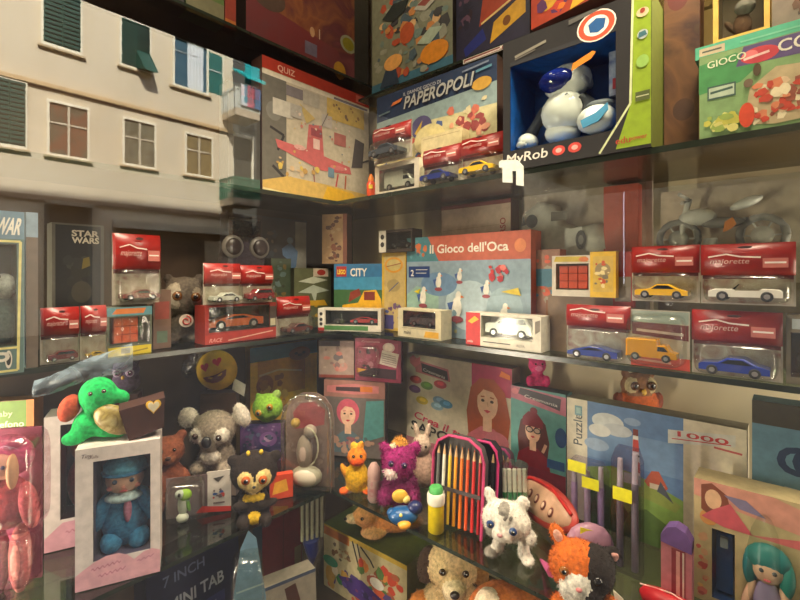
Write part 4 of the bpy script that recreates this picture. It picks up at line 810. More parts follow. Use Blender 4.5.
# grey big-eyed plush
fr = frame(190, 351, zm, 80); fr = (PY(184, 1.23, 349), *fr[1:4], .19); fr[0].z = zm
r = thing('lemur_plush', 'grey round-headed plush with one big brown eye and a red swirl tag', 'plush toy', fr[0])
skin('body', r, [(0, 0, .22, .2, .18, .24, (92, 82, 72)), (0, .02, .66, .26, .22, .27, (104, 94, 84)), (-.10, .16, .66, .15, .08, .18, (176, 164, 146)), (.14, .15, .64, .12, .08, .14, (150, 138, 120)), (-.2, .04, .9, .07, .04, .08, (84, 74, 66)), (.2, .04, .9, .07, .04, .08, (84, 74, 66)), (-.16, .12, .06, .1, .14, .06, (84, 76, 68)), (.16, .12, .06, .1, .14, .06, (84, 76, 68))], fr, fur=.006)
eyes(r, fr, [(-.08, .23, .66), (.15, .22, .64)], iris=(110, 70, 34), r=.065)
b = MB(); c = L3(fr, .03, .24, .32); X_, Z_ = fr[1], fr[3]; n = 16; b.prism([c+X_*(.017*cos(2*pi*i/n))+Z_*(.017*sin(2*pi*i/n)) for i in range(n)], -fr[2]*.002, (206, 190, 176)); b.tube([c+fr[2]*.001+X_*(.004+.0007*i)*cos(i*.6)+Z_*(.004+.0007*i)*sin(i*.6) for i in range(14)], .0016, (196, 60, 60), n=5); b.build('swirl_tag', r)
# left group
F = yb(112, 160, (115, 233), 1.15, z0=zm+.11); zc_ = F.z0
car_card('carded toy car standing above the orange block puzzle on the left', F, (120, 50, 50), 'coupe', G3, roof=.5)
F = yb(107, 152, (109, 283), 1.12)
F = Face(F.a, F.pt(1, 0), zm, .108)
r = windowbox('block_puzzle_pack', 'pack with an orange-red block puzzle, blue top band and yellow base', 'puzzle cube', F, .05, (.05, .22, .95, .80), (92, 96, 80), (50, 66, 52), [('r', 0, .82, 1, 1, (90, 140, 150)), ('p', [(.1, .86), (.8, .86), (.86, .97), (.2, .97)], (206, 120, 60)), ('r', .02, 0, .98, .18, (214, 190, 40)), ('r', .3, .04, .5, .15, (150, 140, 100)), ('l', [(.55, .06), (.9, .1)], .003, (150, 130, 40))], film=CLEAR(refl=.03, wr=.3))
b = MB(); b.fb(F, .16, .24, .72, .78, -.045, -.014, (170, 50, 24))
for i in range(3):
    for j in range(3): b.fb(F, .18+i*.18, .26+j*.173, .18+i*.18+.16, .26+j*.173+.155, -.014, -.01, (240, 90, 40))
b.build('cube', r); part(r, 'green_knob', (F.pt(.84, .5, -.03), F.U, F.N, UP, .02), [(0, 0, 0, .3, .4, .9, (40, 110, 60))], rough=.4)
F = yb(153, 171, (155, 290), 1.15)
carton('narrow_grey_box', 'narrow brown-grey box right of the orange block puzzle', 'box', F, .04, (110, 84, 70), [('r', .1, .5, .9, .8, (140, 60, 50)), ('r', .2, .1, .8, .3, (90, 110, 90))])
F = yb(52, 104, (52, 222), 1.20, z0=EYE-.09)
carton('star_wars_box', 'black box with STAR WARS lettering in a pale grey border', 'toy box', F, .05, (96, 92, 84), [('r', .06, .02, .93, .98, (26, 26, 28)), ('t', 'STAR', .36, .865, .065, (214, 206, 190), {'bold': .05, 'fit': .54}), ('t', 'WARS', .36, .79, .065, (214, 206, 190), {'bold': .05, 'fit': .54}), ('s', .12, .08, .88, .7, 22, .016, [(38, 38, 38), (50, 50, 46), (34, 34, 30)]), ('p', [(.55, .5), (.72, .54), (.7, .64), (.58, .62)], (110, 96, 40)), ('e', .55, .25, .2, .12, (60, 54, 44))], seed=3)
F = Face(PY(50, 1.20), PY(106, 1.20), zm, EYE-.09-zm)
carton('grey_carton', 'grey carton underneath the black STAR WARS box', 'box', F, .05, (92, 86, 78), [('r', .1, .2, .5, .8, (70, 66, 60))])
F = yb(40, 79, (42, 308), 1.115); car_card('carded car at far left, nearest the tall figure box', F, (110, 30, 30), 'suv', G3, roof=.5)
F = yb(80, 106, (81, 306), 1.115); car_card('carded car at left between the far-left card and the orange block puzzle', F, (190, 150, 40), 'coupe', G3, roof=.5)
F = yb(-30, 24, (20, 212), 1.06)
r = windowbox('tall_figure_box', 'tall window box at left edge with bold white lettering and a cream outline', 'toy box', F, .06, (.04, .17, .86, .80), (96, 122, 120), (84, 96, 78), [('r', 0, .83, 1, 1, (110, 140, 160)), ('t', 'WAR', .42, .86, .10, (236, 232, 220), {'bold': .05, 'fit': .5, 'shear': .2}), ('l', [(.0, .815), (.93, .815), (.88, .02), (0, .02)], .004, (226, 216, 140)), ('l', [(.0, .16), (.885, .16)], .004, (226, 216, 140)), ('e', .70, .09, .07, .055, (226, 220, 206)), ('e', .70, .09, .045, .036, (50, 50, 48)), ('t', 'P', .45, .04, .10, (226, 220, 206), {'bold': .03})], film=CLEAR(refl=.05, wr=.3))
part(r, 'toy_figure', (F.pt(.66, .18, -.03), F.U, F.N, UP, .15), [(0, 0, .3, .14, .1, .3, (90, 110, 110)), (0, .02, .7, .13, .12, .16, (200, 200, 196)), (.1, .02, .3, .05, .05, .2, (60, 130, 170), 20), (-.05, .0, .8, .06, .1, .05, (60, 60, 60))])
F = yb(26, 38, (27, 212), 1.10)
carton('pale_blue_carton', 'narrow pale blue box end right of the tall figure box', 'box', F, .04, (140, 160, 176), [('r', 0, 0, 1, .84, (110, 96, 84))])
# ================= LOWEST SHELF, right wall =================
zl = Z_LOW
# soap kit, picture kit, jigsaw, printed packs against the wall
F = face(407, 512, ('x', 1.13), (408, 353), z0=zl+.003)
art = [('r', 0, 0, 1, 1, (206, 194, 170)), ('r', .66, .74, 1, 1, (176, 40, 80)), ('p', [(.08, .95), (.44, .90), (.46, .78), (.10, .82)], (190, 110, 120)), ('p', [(.16, .92), (.43, .88), (.44, .79), (.17, .83)], (40, 30, 30)), ('t', 'Creamania', .18, .845, .03, WHT, {'fit': .23, 'rot': -9}),
       ('p', [(.03, .95), (.07, .99), (.11, .96), (.15, .98), (.15, .91), (.09, .86), (.04, .90)], (216, 120, 130))]
for i, (u, v, c) in enumerate([(.10, .74, (176, 70, 60)), (.22, .70, (90, 130, 40)), (.36, .74, (190, 70, 80)), (.09, .64, (100, 60, 110)), (.17, .54, (196, 170, 50)), (.35, .58, (120, 150, 180)), (.33, .52, (140, 170, 190)), (.42, .56, (90, 140, 180))]): art += [('e', u, v, .065, .040, c), ('e', u+.005, v+.008, .035, .02, tuple(min(255, int(k*1.25)) for k in c))]
art += girl(None, F, .80, .66, .108, (166, 76, 34), top=(206, 110, 120)) + [('t', 'Crea il tuo', .08, .35, .075, (200, 60, 90), {'bold': .02, 'fit': .58, 'shear': .25, 'rot': -8}), ('t', 'SAPONE', .05, .22, .10, (50, 44, 44), {'bold': .02, 'fit': .62, 'rot': -4}), ('e', .88, .34, .1, .08, (206, 120, 130)), ('r', .0, .0, 1, .14, (190, 120, 130)), ('p', [(.90, .92), (.99, .90), (.99, .94), (.92, .97)], (236, 120, 30))]
carton('soap_making_kit', 'large cream kit box with a red-haired girl and handwritten pink title', 'craft kit', F, .05, (206, 194, 170), art, side=(150, 130, 110))
F = face(511, 566, ('x', 1.115), (512, 385), z0=zl+.003)
art = [('r', 0, 0, 1, 1, (90, 150, 145)), ('p', [(0, .88), (1, .80), (1, .97), (0, 1)], (190, 110, 130)), ('p', [(.14, .93), (.9, .84), (.92, .95), (.18, .99)], (44, 36, 44)), ('t', 'Creamania', .26, .905, .03, WHT, {'fit': .6, 'rot': -6}), ('e', .08, .95, .07, .03, (220, 130, 140))] + girl(None, F, .42, .60, .17, (84, 34, 30), top=(130, 24, 40), hat=(120, 24, 40)) + [
       ('e', .36, .61, .07, .03, (30, 26, 30)), ('e', .50, .61, .07, .03, (30, 26, 30)), ('e', .36, .61, .05, .02, (200, 170, 150)), ('e', .50, .61, .05, .02, (200, 170, 150)), ('l', [(.6, .42), (.66, .5)], .008, (220, 170, 140)), ('e', .92, .6, .1, .09, (30, 70, 120)), ('r', .68, .30, .98, .38, (40, 80, 130)), ('r', 0, 0, 1, .26, (120, 30, 50))]
carton('bead_making_kit', 'teal kit box with a girl in a dark red hat and glasses', 'craft kit', F, .04, (90, 150, 145), art, side=(60, 90, 90))
F = face(567, 747, ('xx', 1.075, 1.075), (567, 397), z0=zl+.003)
art = [('r', 0, 0, .14, 1, (214, 206, 186)), ('t', 'Puzzle', .105, .62, .075, (70, 80, 84), {'rot': 90, 'bold': .01}), ('r', .055, .865, .105, .945, (110, 150, 160)), ('r', .065, .88, .095, .93, (160, 190, 190)), ('l', [(.06, .84), (.1, .84)], .002, (90, 90, 90)),
       ('r', .14, 0, .70, 1, (92, 126, 170)), ('r', .14, .55, .70, .80, (110, 142, 180)), ('e', .27, .86, .10, .07, (206, 210, 210)), ('e', .33, .81, .09, .05, (190, 196, 200)), ('e', .22, .78, .07, .05, (214, 214, 210)), ('e', .20, .66, .08, .05, (150, 170, 196)), ('e', .42, .90, .05, .03, (140, 164, 196)),
       ('p', [(.14, 0), (.70, 0), (.70, .40), (.56, .46), (.45, .50), (.30, .52), (.14, .46)], (124, 156, 70)), ('p', [(.14, .0), (.34, 0), (.40, .18), (.30, .34), (.14, .4)], (56, 84, 40)), ('p', [(.40, .36), (.66, .30), (.69, .36), (.52, .46)], (136, 150, 70)), ('p', [(.36, 0), (.6, 0), (.66, .16), (.5, .26), (.40, .2)], (80, 108, 44)),
       ('p', [(.49, .47), (.53, .56), (.57, .57), (.62, .46), (.60, .43), (.51, .44)], (176, 84, 60)), ('r', .52, .43, .60, .47, (196, 180, 160)), ('p', [(.56, .42), (.6, .40), (.65, .36), (.58, .50)], (70, 76, 90)),
       ('p', [(.415, .46), (.425, .80), (.455, .80), (.47, .46)], (226, 222, 214)), ('p', [(.422, .68), (.426, .77), (.456, .77), (.46, .68)], (190, 60, 50)), ('p', [(.418, .52), (.42, .60), (.464, .60), (.466, .52)], (196, 90, 80)), ('r', .425, .80, .455, .85, (120, 50, 40)), ('r', .415, .64, .465, .655, (70, 60, 60)), ('r', .37, .42, .47, .50, (170, 176, 176)),
       ('r', .70, 0, 1, 1, (214, 204, 178)), ('p', [(.62, .90), (.95, .95), (.95, .87), (.62, .80)], (206, 206, 196)), ('t', '1000', .67, .865, .038, (190, 60, 60), {'fit': .25, 'bold': .02, 'rot': 2}), ('l', [(.64, .84), (.93, .875)], .002, (190, 70, 70)), ('l', [(.85, .84), (.98, .83)], .004, (190, 90, 90))]
carton('jigsaw_puzzle_box', 'big jigsaw box with a striped lighthouse, blue sky and green field', 'jigsaw puzzle', F, .05, (206, 198, 176), art, side=(150, 140, 120), seed=3)
F = face(752, 870, ('x', 1.05), (755, 400), z0=zl+.09)
carton('atlas_box', 'teal-blue box with a large dark letter C and brown desert, right edge', 'box', F, .05, (92, 130, 150), [('r', 0, .84, 1, 1, (56, 52, 40)), ('p', [(0, 0), (1, 0), (1, .18), (.5, .24), (.2, .36), (0, .34)], (112, 72, 44)), ('t', 'C', .23, .54, .18, (28, 50, 84), {'bold': .05}), ('t', 'OLOR', .37, .54, .18, (28, 50, 84), {'bold': .04}), ('l', [(.3, .44), (.8, .42)], .004, (170, 180, 180)), ('p', [(.25, .30), (.7, .4), (1, .30), (1, .2), (.5, .24)], (96, 60, 40))])
F = Face(F.a, F.pt(1, 0), zl+.003, .085)
carton('brown_carton', 'low brown carton underneath the box with the large letter C', 'box', F, .05, (110, 84, 60))
# fairy toy boxes at the lower right
F = face(694, 870, ('x', .955), (697, 478), z0=zl+.003)
art = [('r', 0, 0, 1, 1, (196, 176, 130)), ('p', [(0, 1), (.5, 1), (1, .86), (1, .72), (.4, .80), (0, .86)], (214, 150, 130)), ('s', .01, .02, .11, .6, 16, .010, [(214, 120, 100), (226, 180, 110), (190, 90, 80), (210, 160, 120)]), ('e', .1, .70, .06, .06, (214, 150, 80)),
       ('p', [(.05, .96), (.12, .99), (.22, .92), (.25, .78), (.2, .80), (.14, .70), (.05, .76)], (130, 70, 50)), ('e', .13, .86, .055, .08, (226, 180, 140)), ('p', [(.13, .78), (.24, .86), (.38, .66), (.20, .66), (.05, .70)], (206, 90, 100)), ('p', [(.2, .92), (.34, .92), (.46, .82), (.30, .84)], (130, 120, 150)), ('p', [(.36, .66), (.7, .74), (.66, .66)], (214, 110, 110))]
r = windowbox('fairy_accessory_box', 'cream and pink box with a fairy print and a blue window, lower right corner', 'toy box', F, .06, (.12, .05, .27, .62), (196, 176, 130), (36, 80, 150), art[1:], film=CLEAR(refl=.05), seed=5)
b = MB(); b.fb(F, .14, .08, .25, .56, -.05, -.02, (30, 84, 160)); b.fb(F, .17, .46, .22, .54, -.02, -.012, (190, 200, 210)); b.build('blue_comb', r)
F0 = F; c = F.pt(.46, .05, -.0)
frd = (F.pt(.47, 0, .012), F.U, F.N, UP, F.H*.70)
hd = part(r, 'doll_head', frd, [(0, 0, .66, .14, .10, .15, (226, 180, 150)), (0, -.03, .76, .20, .12, .16, (30, 120, 120)), (-.15, -.03, .62, .07, .08, .2, (30, 110, 116)), (.16, -.03, .60, .07, .08, .2, (40, 130, 120)), (-.05, .09, .68, .022, .02, .022, (40, 50, 60)), (.06, .09, .68, .022, .02, .022, (40, 50, 60)), (0, .1, .59, .035, .015, .012, (196, 80, 90))], rough=.5)
part(r, 'doll_body', frd, [(0, 0, .32, .13, .09, .22, (150, 130, 170)), (-.16, .0, .34, .045, .05, .18, (226, 180, 150), -16), (.16, .0, .34, .045, .05, .18, (226, 180, 150), 16), (0, 0, .12, .17, .1, .14, (214, 170, 180))], rough=.6)
g = MB(); g.ell(F.pt(.45, .42, .004), (F.W*.11, .045, F.H*.44), CLEAR(refl=.01, edge=.12, rough=.3), X=F.U, Y=F.N); g.build('plastic_dome', r)
# pink and purple sticker pack
F = face(661, 692, ('x', .90), (664, 524), z0=zl+.003)
r = thing('pink_bottle_pack', 'pink pack with a purple domed cap in front of the jigsaw box', 'toy pack', F.base(.03)); b = MB(); P_ = [(0, 0), (1, 0), (1, .86), (.8, .97), (.5, 1), (.2, .97), (0, .86)]
b.prism([F.pt(u, v) for u, v in P_], -F.N*.02, (206, 130, 140)); b.art(F, [('r', .35, .12, .8, .74, (150, 60, 70)), ('r', .5, .14, .62, .72, (230, 170, 160)), ('r', .7, .14, .76, .72, (226, 210, 196))], w=.001); b.build('pack', r)
b = MB(); b.prism([F.pt(u, v, .003) for u, v in [(0, .78), (1, .74), (1, .86), (.8, .98), (.5, 1.02), (.2, .98), (0, .87)]], -F.N*.026, (110, 80, 140)); b.build('cap', r)
# red pencil case bottom right
fr = frame(668, 606, zl, 40)
r = thing('red_pencil_case', 'bright red zipped case lying at the shelf edge, bottom right', 'pencil case', fr[0]); b = MB()
A0, A1 = PZ(640, 590, zl+.02), PZ(705, 622, zl+.02); b.tube([A0, A0.lerp(A1, .08), A0.lerp(A1, .3), A0.lerp(A1, .7), A0.lerp(A1, .93), A1], [.004, .014, .019, .019, .014, .004], M((190, 24, 34), rough=.45), n=14); b.build('case', r)
b = MB(); b.tube([A0+UP*.012, A0.lerp(A1, .5)+UP*.021, A1+UP*.012], .0014, (230, 190, 180), n=5); b.build('zip', r)
# pink teddy and owl on the ledge of boxes
def toyfr(px, X_, z, S, dx=0):
    o = PX(px, X_); return (Vector((o.x, o.y, z)), RT*1.0, -FW*1.0, UP, S)
b = MB(); 
F = face(516, 560, ('x', 1.185), (516, 386), z0=zl+.003); carton('pink_carton', 'plain pink-brown carton directly behind the teal kit box', 'box', F, .035, (150, 84, 84))
fr = toyfr(537, 1.165, F.z0+F.H, .10)
r = thing('pink_teddy', 'small hot pink teddy bear sitting above the teal kit box', 'plush toy', fr[0])
skin('body', r, [(0, 0, .30, .24, .16, .27, (206, 50, 110)), (0, .02, .74, .25, .18, .24, (216, 60, 120)), (-.2, 0, .95, .08, .06, .08, (206, 50, 110)), (.2, 0, .95, .08, .06, .08, (206, 50, 110)), (-.24, .1, .32, .09, .12, .16, (206, 50, 110)), (.24, .1, .32, .09, .12, .16, (206, 50, 110)), (-.16, .16, .08, .11, .15, .08, (216, 60, 120)), (.16, .16, .08, .11, .15, .08, (216, 60, 120)), (0, .18, .68, .1, .06, .08, (232, 120, 160))], fr, voxel=.0035, fur=.004, n_fur=900)
eyes(r, fr, [(-.09, .19, .8), (.09, .19, .8)], r=.03)
F = face(600, 668, ('x', 1.20), (610, 410), z0=zl+.003); carton('tan_carton', 'tan carton hidden behind the jigsaw box, carrying the owl', 'box', F, .03, (120, 100, 76))
fr = toyfr(638, 1.185, F.z0+F.H, .125)
r = thing('owl_plush', 'brown and orange owl plush with pale ringed eyes above the jigsaw box', 'plush toy', fr[0])
skin('body', r, [(0, 0, .26, .40, .2, .28, (176, 84, 30)), (0, 0, .62, .34, .2, .26, (124, 84, 50)), (-.36, 0, .28, .12, .1, .22, (120, 56, 30), 15), (.36, 0, .28, .12, .1, .22, (120, 56, 30), -15), (-.26, 0, .86, .08, .06, .09, (110, 70, 40)), (.26, 0, .86, .08, .06, .09, (110, 70, 40)), (-.16, .1, .64, .15, .1, .16, (176, 160, 120)), (.16, .1, .64, .15, .1, .16, (176, 160, 120))], fr, voxel=.004, fur=.004, n_fur=1500)
eyes(r, fr, [(-.16, .20, .65), (.16, .20, .65)], iris=(80, 50, 26), r=.085); part(r, 'beak', fr, [(0, .22, .54, .04, .05, .06, (214, 170, 60))], rough=.4)

# white husky plush
fr = frame(506, 556, zl, 62, yaw=-8); fr[0].z += .004
r = thing('white_cat_plush', 'white and grey plush kitten with one dark blue eye, standing at the shelf edge', 'plush toy', fr[0])
Wt, Gy = (226, 220, 208), (150, 144, 134)
skin('body', r, [(.05, -.28, .34, .27, .34, .24, Wt), (-.12, .02, .14, .10, .12, .16, Wt), (.28, .02, .12, .10, .12, .15, Wt), (.0, .05, .58, .38, .28, .30, Wt), (-.02, .28, .46, .17, .10, .12, Wt), (.0, .14, .80, .10, .18, .09, Gy), (-.19, .26, .47, .10, .08, .09, Gy), (-.26, -.02, .90, .10, .06, .15, Wt, 20), (.26, -.02, .86, .12, .06, .13, Wt, -35), (.32, -.3, .16, .14, .2, .12, Wt), (-.22, .10, .05, .12, .16, .06, Gy), (.35, .10, .04, .11, .15, .06, Wt), (.28, .05, .55, .12, .2, .16, Wt)], fr, voxel=.004, fur=.007, n_fur=5000)
eyes(r, fr, [(-.20, .305, .60), (.15, .315, .56)], iris=(30, 60, 110), r=.062, ir=.9); part(r, 'nose', fr, [(-.04, .385, .50, .045, .03, .03, (190, 140, 140))], rough=.4)
b = MB(); b.tube([L3(fr, .02, .32, .72), L3(fr, .06, .33, .78)], .003*1, (110, 104, 96)); b.tube([L3(fr, .1, .30, .72), L3(fr, .13, .3, .77)], .003, (110, 104, 96)); b.build('forehead_stripe', r)
# calico cat
fr = frame(580, 615, zl, 84, yaw=6); fr[0].z += .006
r = thing('calico_cat_plush', 'orange, white and black calico cat plush lying at the shelf edge', 'plush toy', fr[0])
Og, Bk = (206, 104, 34), (34, 26, 24)
skin('body', r, [(.0, -.35, .32, .34, .36, .28, Og), (.22, -.15, .40, .18, .2, .2, Bk), (-.02, .05, .60, .32, .26, .27, Og), (.17, .10, .60, .20, .24, .27, Bk), (-.04, .26, .48, .15, .12, .17, Wt), (-.14, .22, .40, .12, .1, .12, Wt), (.10, .28, .42, .12, .1, .09, Bk), (-.26, -.02, .88, .09, .06, .14, Og, 24), (.34, .0, .74, .10, .06, .12, Bk, -50), (-.22, .18, .14, .13, .18, .14, Og), (.14, .2, .12, .18, .22, .13, Og), (-.02, .22, .20, .14, .14, .16, Wt), (-.26, .3, .06, .12, .12, .07, Wt), (.30, .1, .14, .16, .2, .14, Og)], fr, voxel=.0045, fur=.008, n_fur=6000)
eyes(r, fr, [(-.20, .27, .62)], iris=(150, 90, 30), r=.055); part(r, 'eye', fr, [(.15, .33, .60, .05, .03, .05, (20, 14, 12))], rough=.1); part(r, 'nose', fr, [(-.05, .375, .50, .035, .025, .025, (206, 120, 120))], rough=.4)
part(r, 'inner_ear', fr, [(-.25, .04, .88, .05, .02, .08, (226, 170, 150), 24)]); part(r, 'inner_ear', fr, [(.35, .06, .74, .05, .02, .07, (206, 150, 140), -50)])
b = MB(); q = [L3(fr, x, .36, z) for x, z in ((.30, .56), (.40, .48), (.56, .16), (.50, .10), (.34, .34))]; b.prism(q, -fr[2]*.002, (226, 214, 190)); b.tube([L3(fr, .33, .38, .46), L3(fr, .40, .38, .34), L3(fr, .36, .38, .30)], .003, (206, 70, 50)); b.build('paper_tag', r)

# pencil cases full of pencils
def pencil(parent, p0, d, L, r, c, name='coloured_pencil'):
    b = MB(); d = d.normalized(); b.tube([p0, p0+d*(L*.86)], r, M(c, rough=.35), n=6); b.tube([p0+d*(L*.86), p0+d*(L*.97)], [r, r*.3], (224, 180, 130), n=6); b.tube([p0+d*(L*.97), p0+d*L], [r*.3, r*.05], c, n=6); b.build(name, parent)
def case(label, pl, pr, pt, pb, shell, trim, cols, lean=.12, dep=.04, inner=(90, 84, 80), pil=None):
    A = PZ(pl, pb, zl); B_ = PZ(pr, pb+(pr-pl)*.35, zl); d0 = depth(A); H = (pb-pt)/F_PX*d0*1.02
    F = Face(A, B_, zl+.002, H, lean); r = thing('pencil_case', label, 'pencil case', F.base(dep), 'open pencil cases standing on the lowest shelf'); b = MB()
    P_ = [(0, 0), (0, .78), (.08, .92), (.3, 1), (.7, 1), (.92, .92), (1, .78), (1, 0)]
    b.prism([F.pt(u, v, -dep) for u, v in P_], F.N*.004, M(inner, rough=.8)); b.build('back_panel', r)
    b = MB(); b.tube([F.pt(u, v, -dep*.3) for u, v in [(0, .0)]+P_[1:-1]+[(1, .0)]], .0036, M(trim, rough=.6), n=8)
    rows = [[F.pt(u, v, w) for u, v in P_] for w in (-dep, -dep*.3)]; b.grid(rows, M(shell, rough=.7), True); b.build('zipped_rim', r)
    n = len(cols)
    for i, c in enumerate(cols):
        u = (i+.7)/(n+.4); pencil(r, F.pt(u, .04, -dep*.45), F.V, H*.86, min(.0042, F.W/(n+1)*.42), c)
    b = MB(); b.fb(F, .04, .40, .96, .44, -dep*.45+.004, -dep*.45+.006, M(shell, rough=.8)); b.build('elastic_band', r)
    return r, F
case('grey and pink open pencil case with white, yellow, orange and red pencils', 428, 479, 438, 526, (80, 70, 70), (196, 60, 110), [(96, 96, 92), (226, 222, 206), (236, 200, 60), (236, 160, 40), (230, 120, 30), (214, 80, 30), (200, 40, 34), (170, 24, 34)], lean=.1)
case('black open pencil case with bright pink rim, between the pencils and the kitten', 462, 492, 445, 528, (30, 22, 30), (206, 50, 120), [(40, 30, 40), (50, 30, 60), (34, 26, 34)], lean=.14, inner=(30, 24, 34), dep=.05)
case('purple pencil case with orange pencils, partly behind the white kitten', 484, 506, 450, 500, (120, 90, 110), (190, 70, 130), [(206, 90, 30), (150, 60, 70), (120, 140, 60), (90, 80, 100)], lean=.14, inner=(96, 100, 104))
# glue stick
o = PZ(436, 531, zl); r = thing('glue_stick', 'yellow glue stick with a white collar and green cap', 'glue', o)
k = depth(o)/F_PX
b = MB(); b.lathe(o, [(7*k, 0), (8*k, 1*k), (8*k, 28*k)], M((226, 200, 20), rough=.35)); b.build('body', r)
b = MB(); b.lathe(o, [(8.6*k, 28*k), (9*k, 30*k), (9*k, 37*k), (8*k, 39*k)], (236, 230, 214)); b.build('collar', r, 'white collar')
b = MB(); b.lathe(o, [(7*k, 39*k), (7*k, 43*k), (5.5*k, 45*k)], (80, 170, 90)); b.build('cap', r, 'green cap')
# tube of green-tipped pens
A = PZ(515, 530, zl); r = thing('pen_pack', 'clear pack of white pens with green ends behind the kitten', 'pens', A, None); k = depth(A)/F_PX
for i in range(5):
    p0 = A+RT*((i-2)*5*k)+UP*(26*k); b = MB(); b.tube([p0, p0+UP*(12*k)+FW*.002], 2.3*k, (30, 140, 80), n=8); b.tube([p0+UP*(12*k)+FW*.002, p0+UP*(34*k)+FW*.006], 2.2*k, (232, 228, 216), n=8); b.tube([A+RT*((i-2)*4*k), p0], 1.5*k, (120, 120, 116), n=6); b.build('pen', r)
b = MB(); b.tube([A+UP*.003, A+UP*(66*k)], 13*k, CLEAR(refl=.06, wr=.3), n=14); b.build('clear_tube', r)
# red oval pouch with pencils drawn on it
A, B_ = PZ(516, 484, zl+.055), PZ(574, 524, zl+.055); U_ = (B_-A); r = thing('oval_pencil_pouch', 'rounded red and cream pouch lying behind the kitten, printed with beads', 'pencil case', A.lerp(B_, .5)-UP*.045); b = MB()
c = A.lerp(B_, .5); Ux = U_.normalized(); Wn = Ux.cross(UP).normalized(); Wn = Wn if Wn.dot(FW) < 0 else -Wn; Vn = (UP*.86-Wn*.5).normalized(); Nn = (Wn*.86+UP*.5).normalized(); LL = U_.length/2*1.12
b.ell(c, (LL, .018, .046), M((196, 70, 60), rough=.4), X=Ux, Y=Nn, Z=Vn, n=24, k=12); b.ell(c+Nn*.006, (LL*.9, .0165, .036), M((214, 170, 140), rough=.4), X=Ux, Y=Nn, Z=Vn, n=24, k=12); b.build('pouch', r)
b = MB(); b.tube([c-Ux*LL*.9+Vn*.008+Nn*.016, c-Ux*LL*.4+Vn*.036+Nn*.012, c+Ux*LL*.2+Vn*.040+Nn*.012, c+Ux*LL*.85+Vn*.014+Nn*.012], .004, (206, 40, 34)); b.build('zip', r)
for i, (a, v) in enumerate([(-.62, .0), (-.42, .006), (-.20, .004), (.02, .002), (.24, -.002), (.46, -.006)]):
    q = c+Ux*(LL*a)+Vn*v+Nn*(.0225*math.sqrt(max(.05, 1-a*a*.9))+.001); b = MB(); b.ell(q, (.0065, .003, .011), (110, 50, 40), X=Ux, Y=Nn, Z=Vn); b.ell(q+Nn*.002, (.004, .002, .007), (226, 190, 160), X=Ux, Y=Nn, Z=Vn); b.build('printed_bead', r)
# clear packs with yellow stickers
def tube_pack(name, label, pl, pr, pt, X_, cols, stick, Hs=None):
    F = face(pl, pr, ('x', X_), (pl, pt), z0=zl+.003); r = thing(name, label, 'pens', F.base(.025), 'clear pen packs with yellow price stickers'); n = len(cols)
    for i, (c, hh) in enumerate(cols):
        u = (i+.5)/n; b = MB(); rr = F.W/n*.24; b.tube([F.pt(u, .03, -.012), F.pt(u, hh*.75, -.012)], rr, M(c, rough=.3), n=10); b.tube([F.pt(u, hh*.75, -.012), F.pt(u, hh, -.012)], [rr*.9, rr*.75], (210, 204, 206), n=10); b.build('pen', r)
    b = MB(); P_ = [(0, 0), (1, 0), (1, .9), (.85, 1), (.15, 1), (0, .9)]; b.prism([F.pt(u, v, 0) for u, v in P_], -F.N*.024, CLEAR(tint=(232, 228, 238), refl=.03, edge=.15, wr=.3)); b.build('clear_sleeve', r)
    for (x0, x1, y0, y1) in stick:
        ym = (y0+y1)/2; u0, u1 = F.uv(x0, ym)[0], F.uv(x1, ym)[0]; v0, v1 = F.uv((x0+x1)/2, y1)[1], F.uv((x0+x1)/2, y0)[1]; b = MB(); b.fb(F, u0, v0, u1, v1, .0008, .0016, (230, 226, 20)); b.build('price_sticker', r, 'yellow price sticker')
tube_pack('pen_pack', 'clear pack of lilac pens with two yellow stickers, below the word on the jigsaw box', 566, 606, 456, .985, [((190, 170, 206), .92), ((210, 190, 214), .86), ((180, 156, 200), .95)], [(568, 586, 461, 472), (582, 599, 478, 489)])
tube_pack('pen_pack', 'clear pack of dark slim pens with one yellow sticker, before the lighthouse', 611, 641, 446, .935, [((110, 106, 112), .9), ((140, 136, 140), .97)], [(613, 632, 488, 501)])
# round lilac pouch
A = PZ(594, 574, zl+.0); k = depth(A)/F_PX; r = thing('round_pouch', 'small rounded lilac pouch with a yellow sticker behind the calico cat', 'pencil case', A); c = A+UP*.046
b = MB(); b.ell(c+FW*.02, (25*k, .02, 22*k), MOT([(150, 100, 130), (176, 130, 150), (120, 80, 110)], 18), X=(RT-UP*.35).normalized(), Y=-FW, Z=(UP+RT*.35).normalized()); b.build('pouch', r)
b = MB(); b.tube([c+FW*.02+RT*(x*k)+UP*(y*k) for x, y in ((-20, 10), (-8, 19), (6, 17), (18, 5))], .003, (200, 90, 130)); b.build('zip', r)
b = MB(); q = c+FW*.008-RT*(12*k)+UP*(14*k); b.prism([q, q+RT*(14*k)-UP*(4*k), q+RT*(14*k)+UP*(3*k), q+UP*(7*k)], FW*.001, (230, 220, 20)); b.build('price_sticker', r, 'yellow price sticker')
b = MB(); b.tube([PZ(541, 560, zl+.004), PZ(552, 572, zl+.03)], [.003, .010], (200, 90, 140)); tag(b.build('pink_pen_cap'), 'small pink pen cap lying left of the calico cat', 'pen')

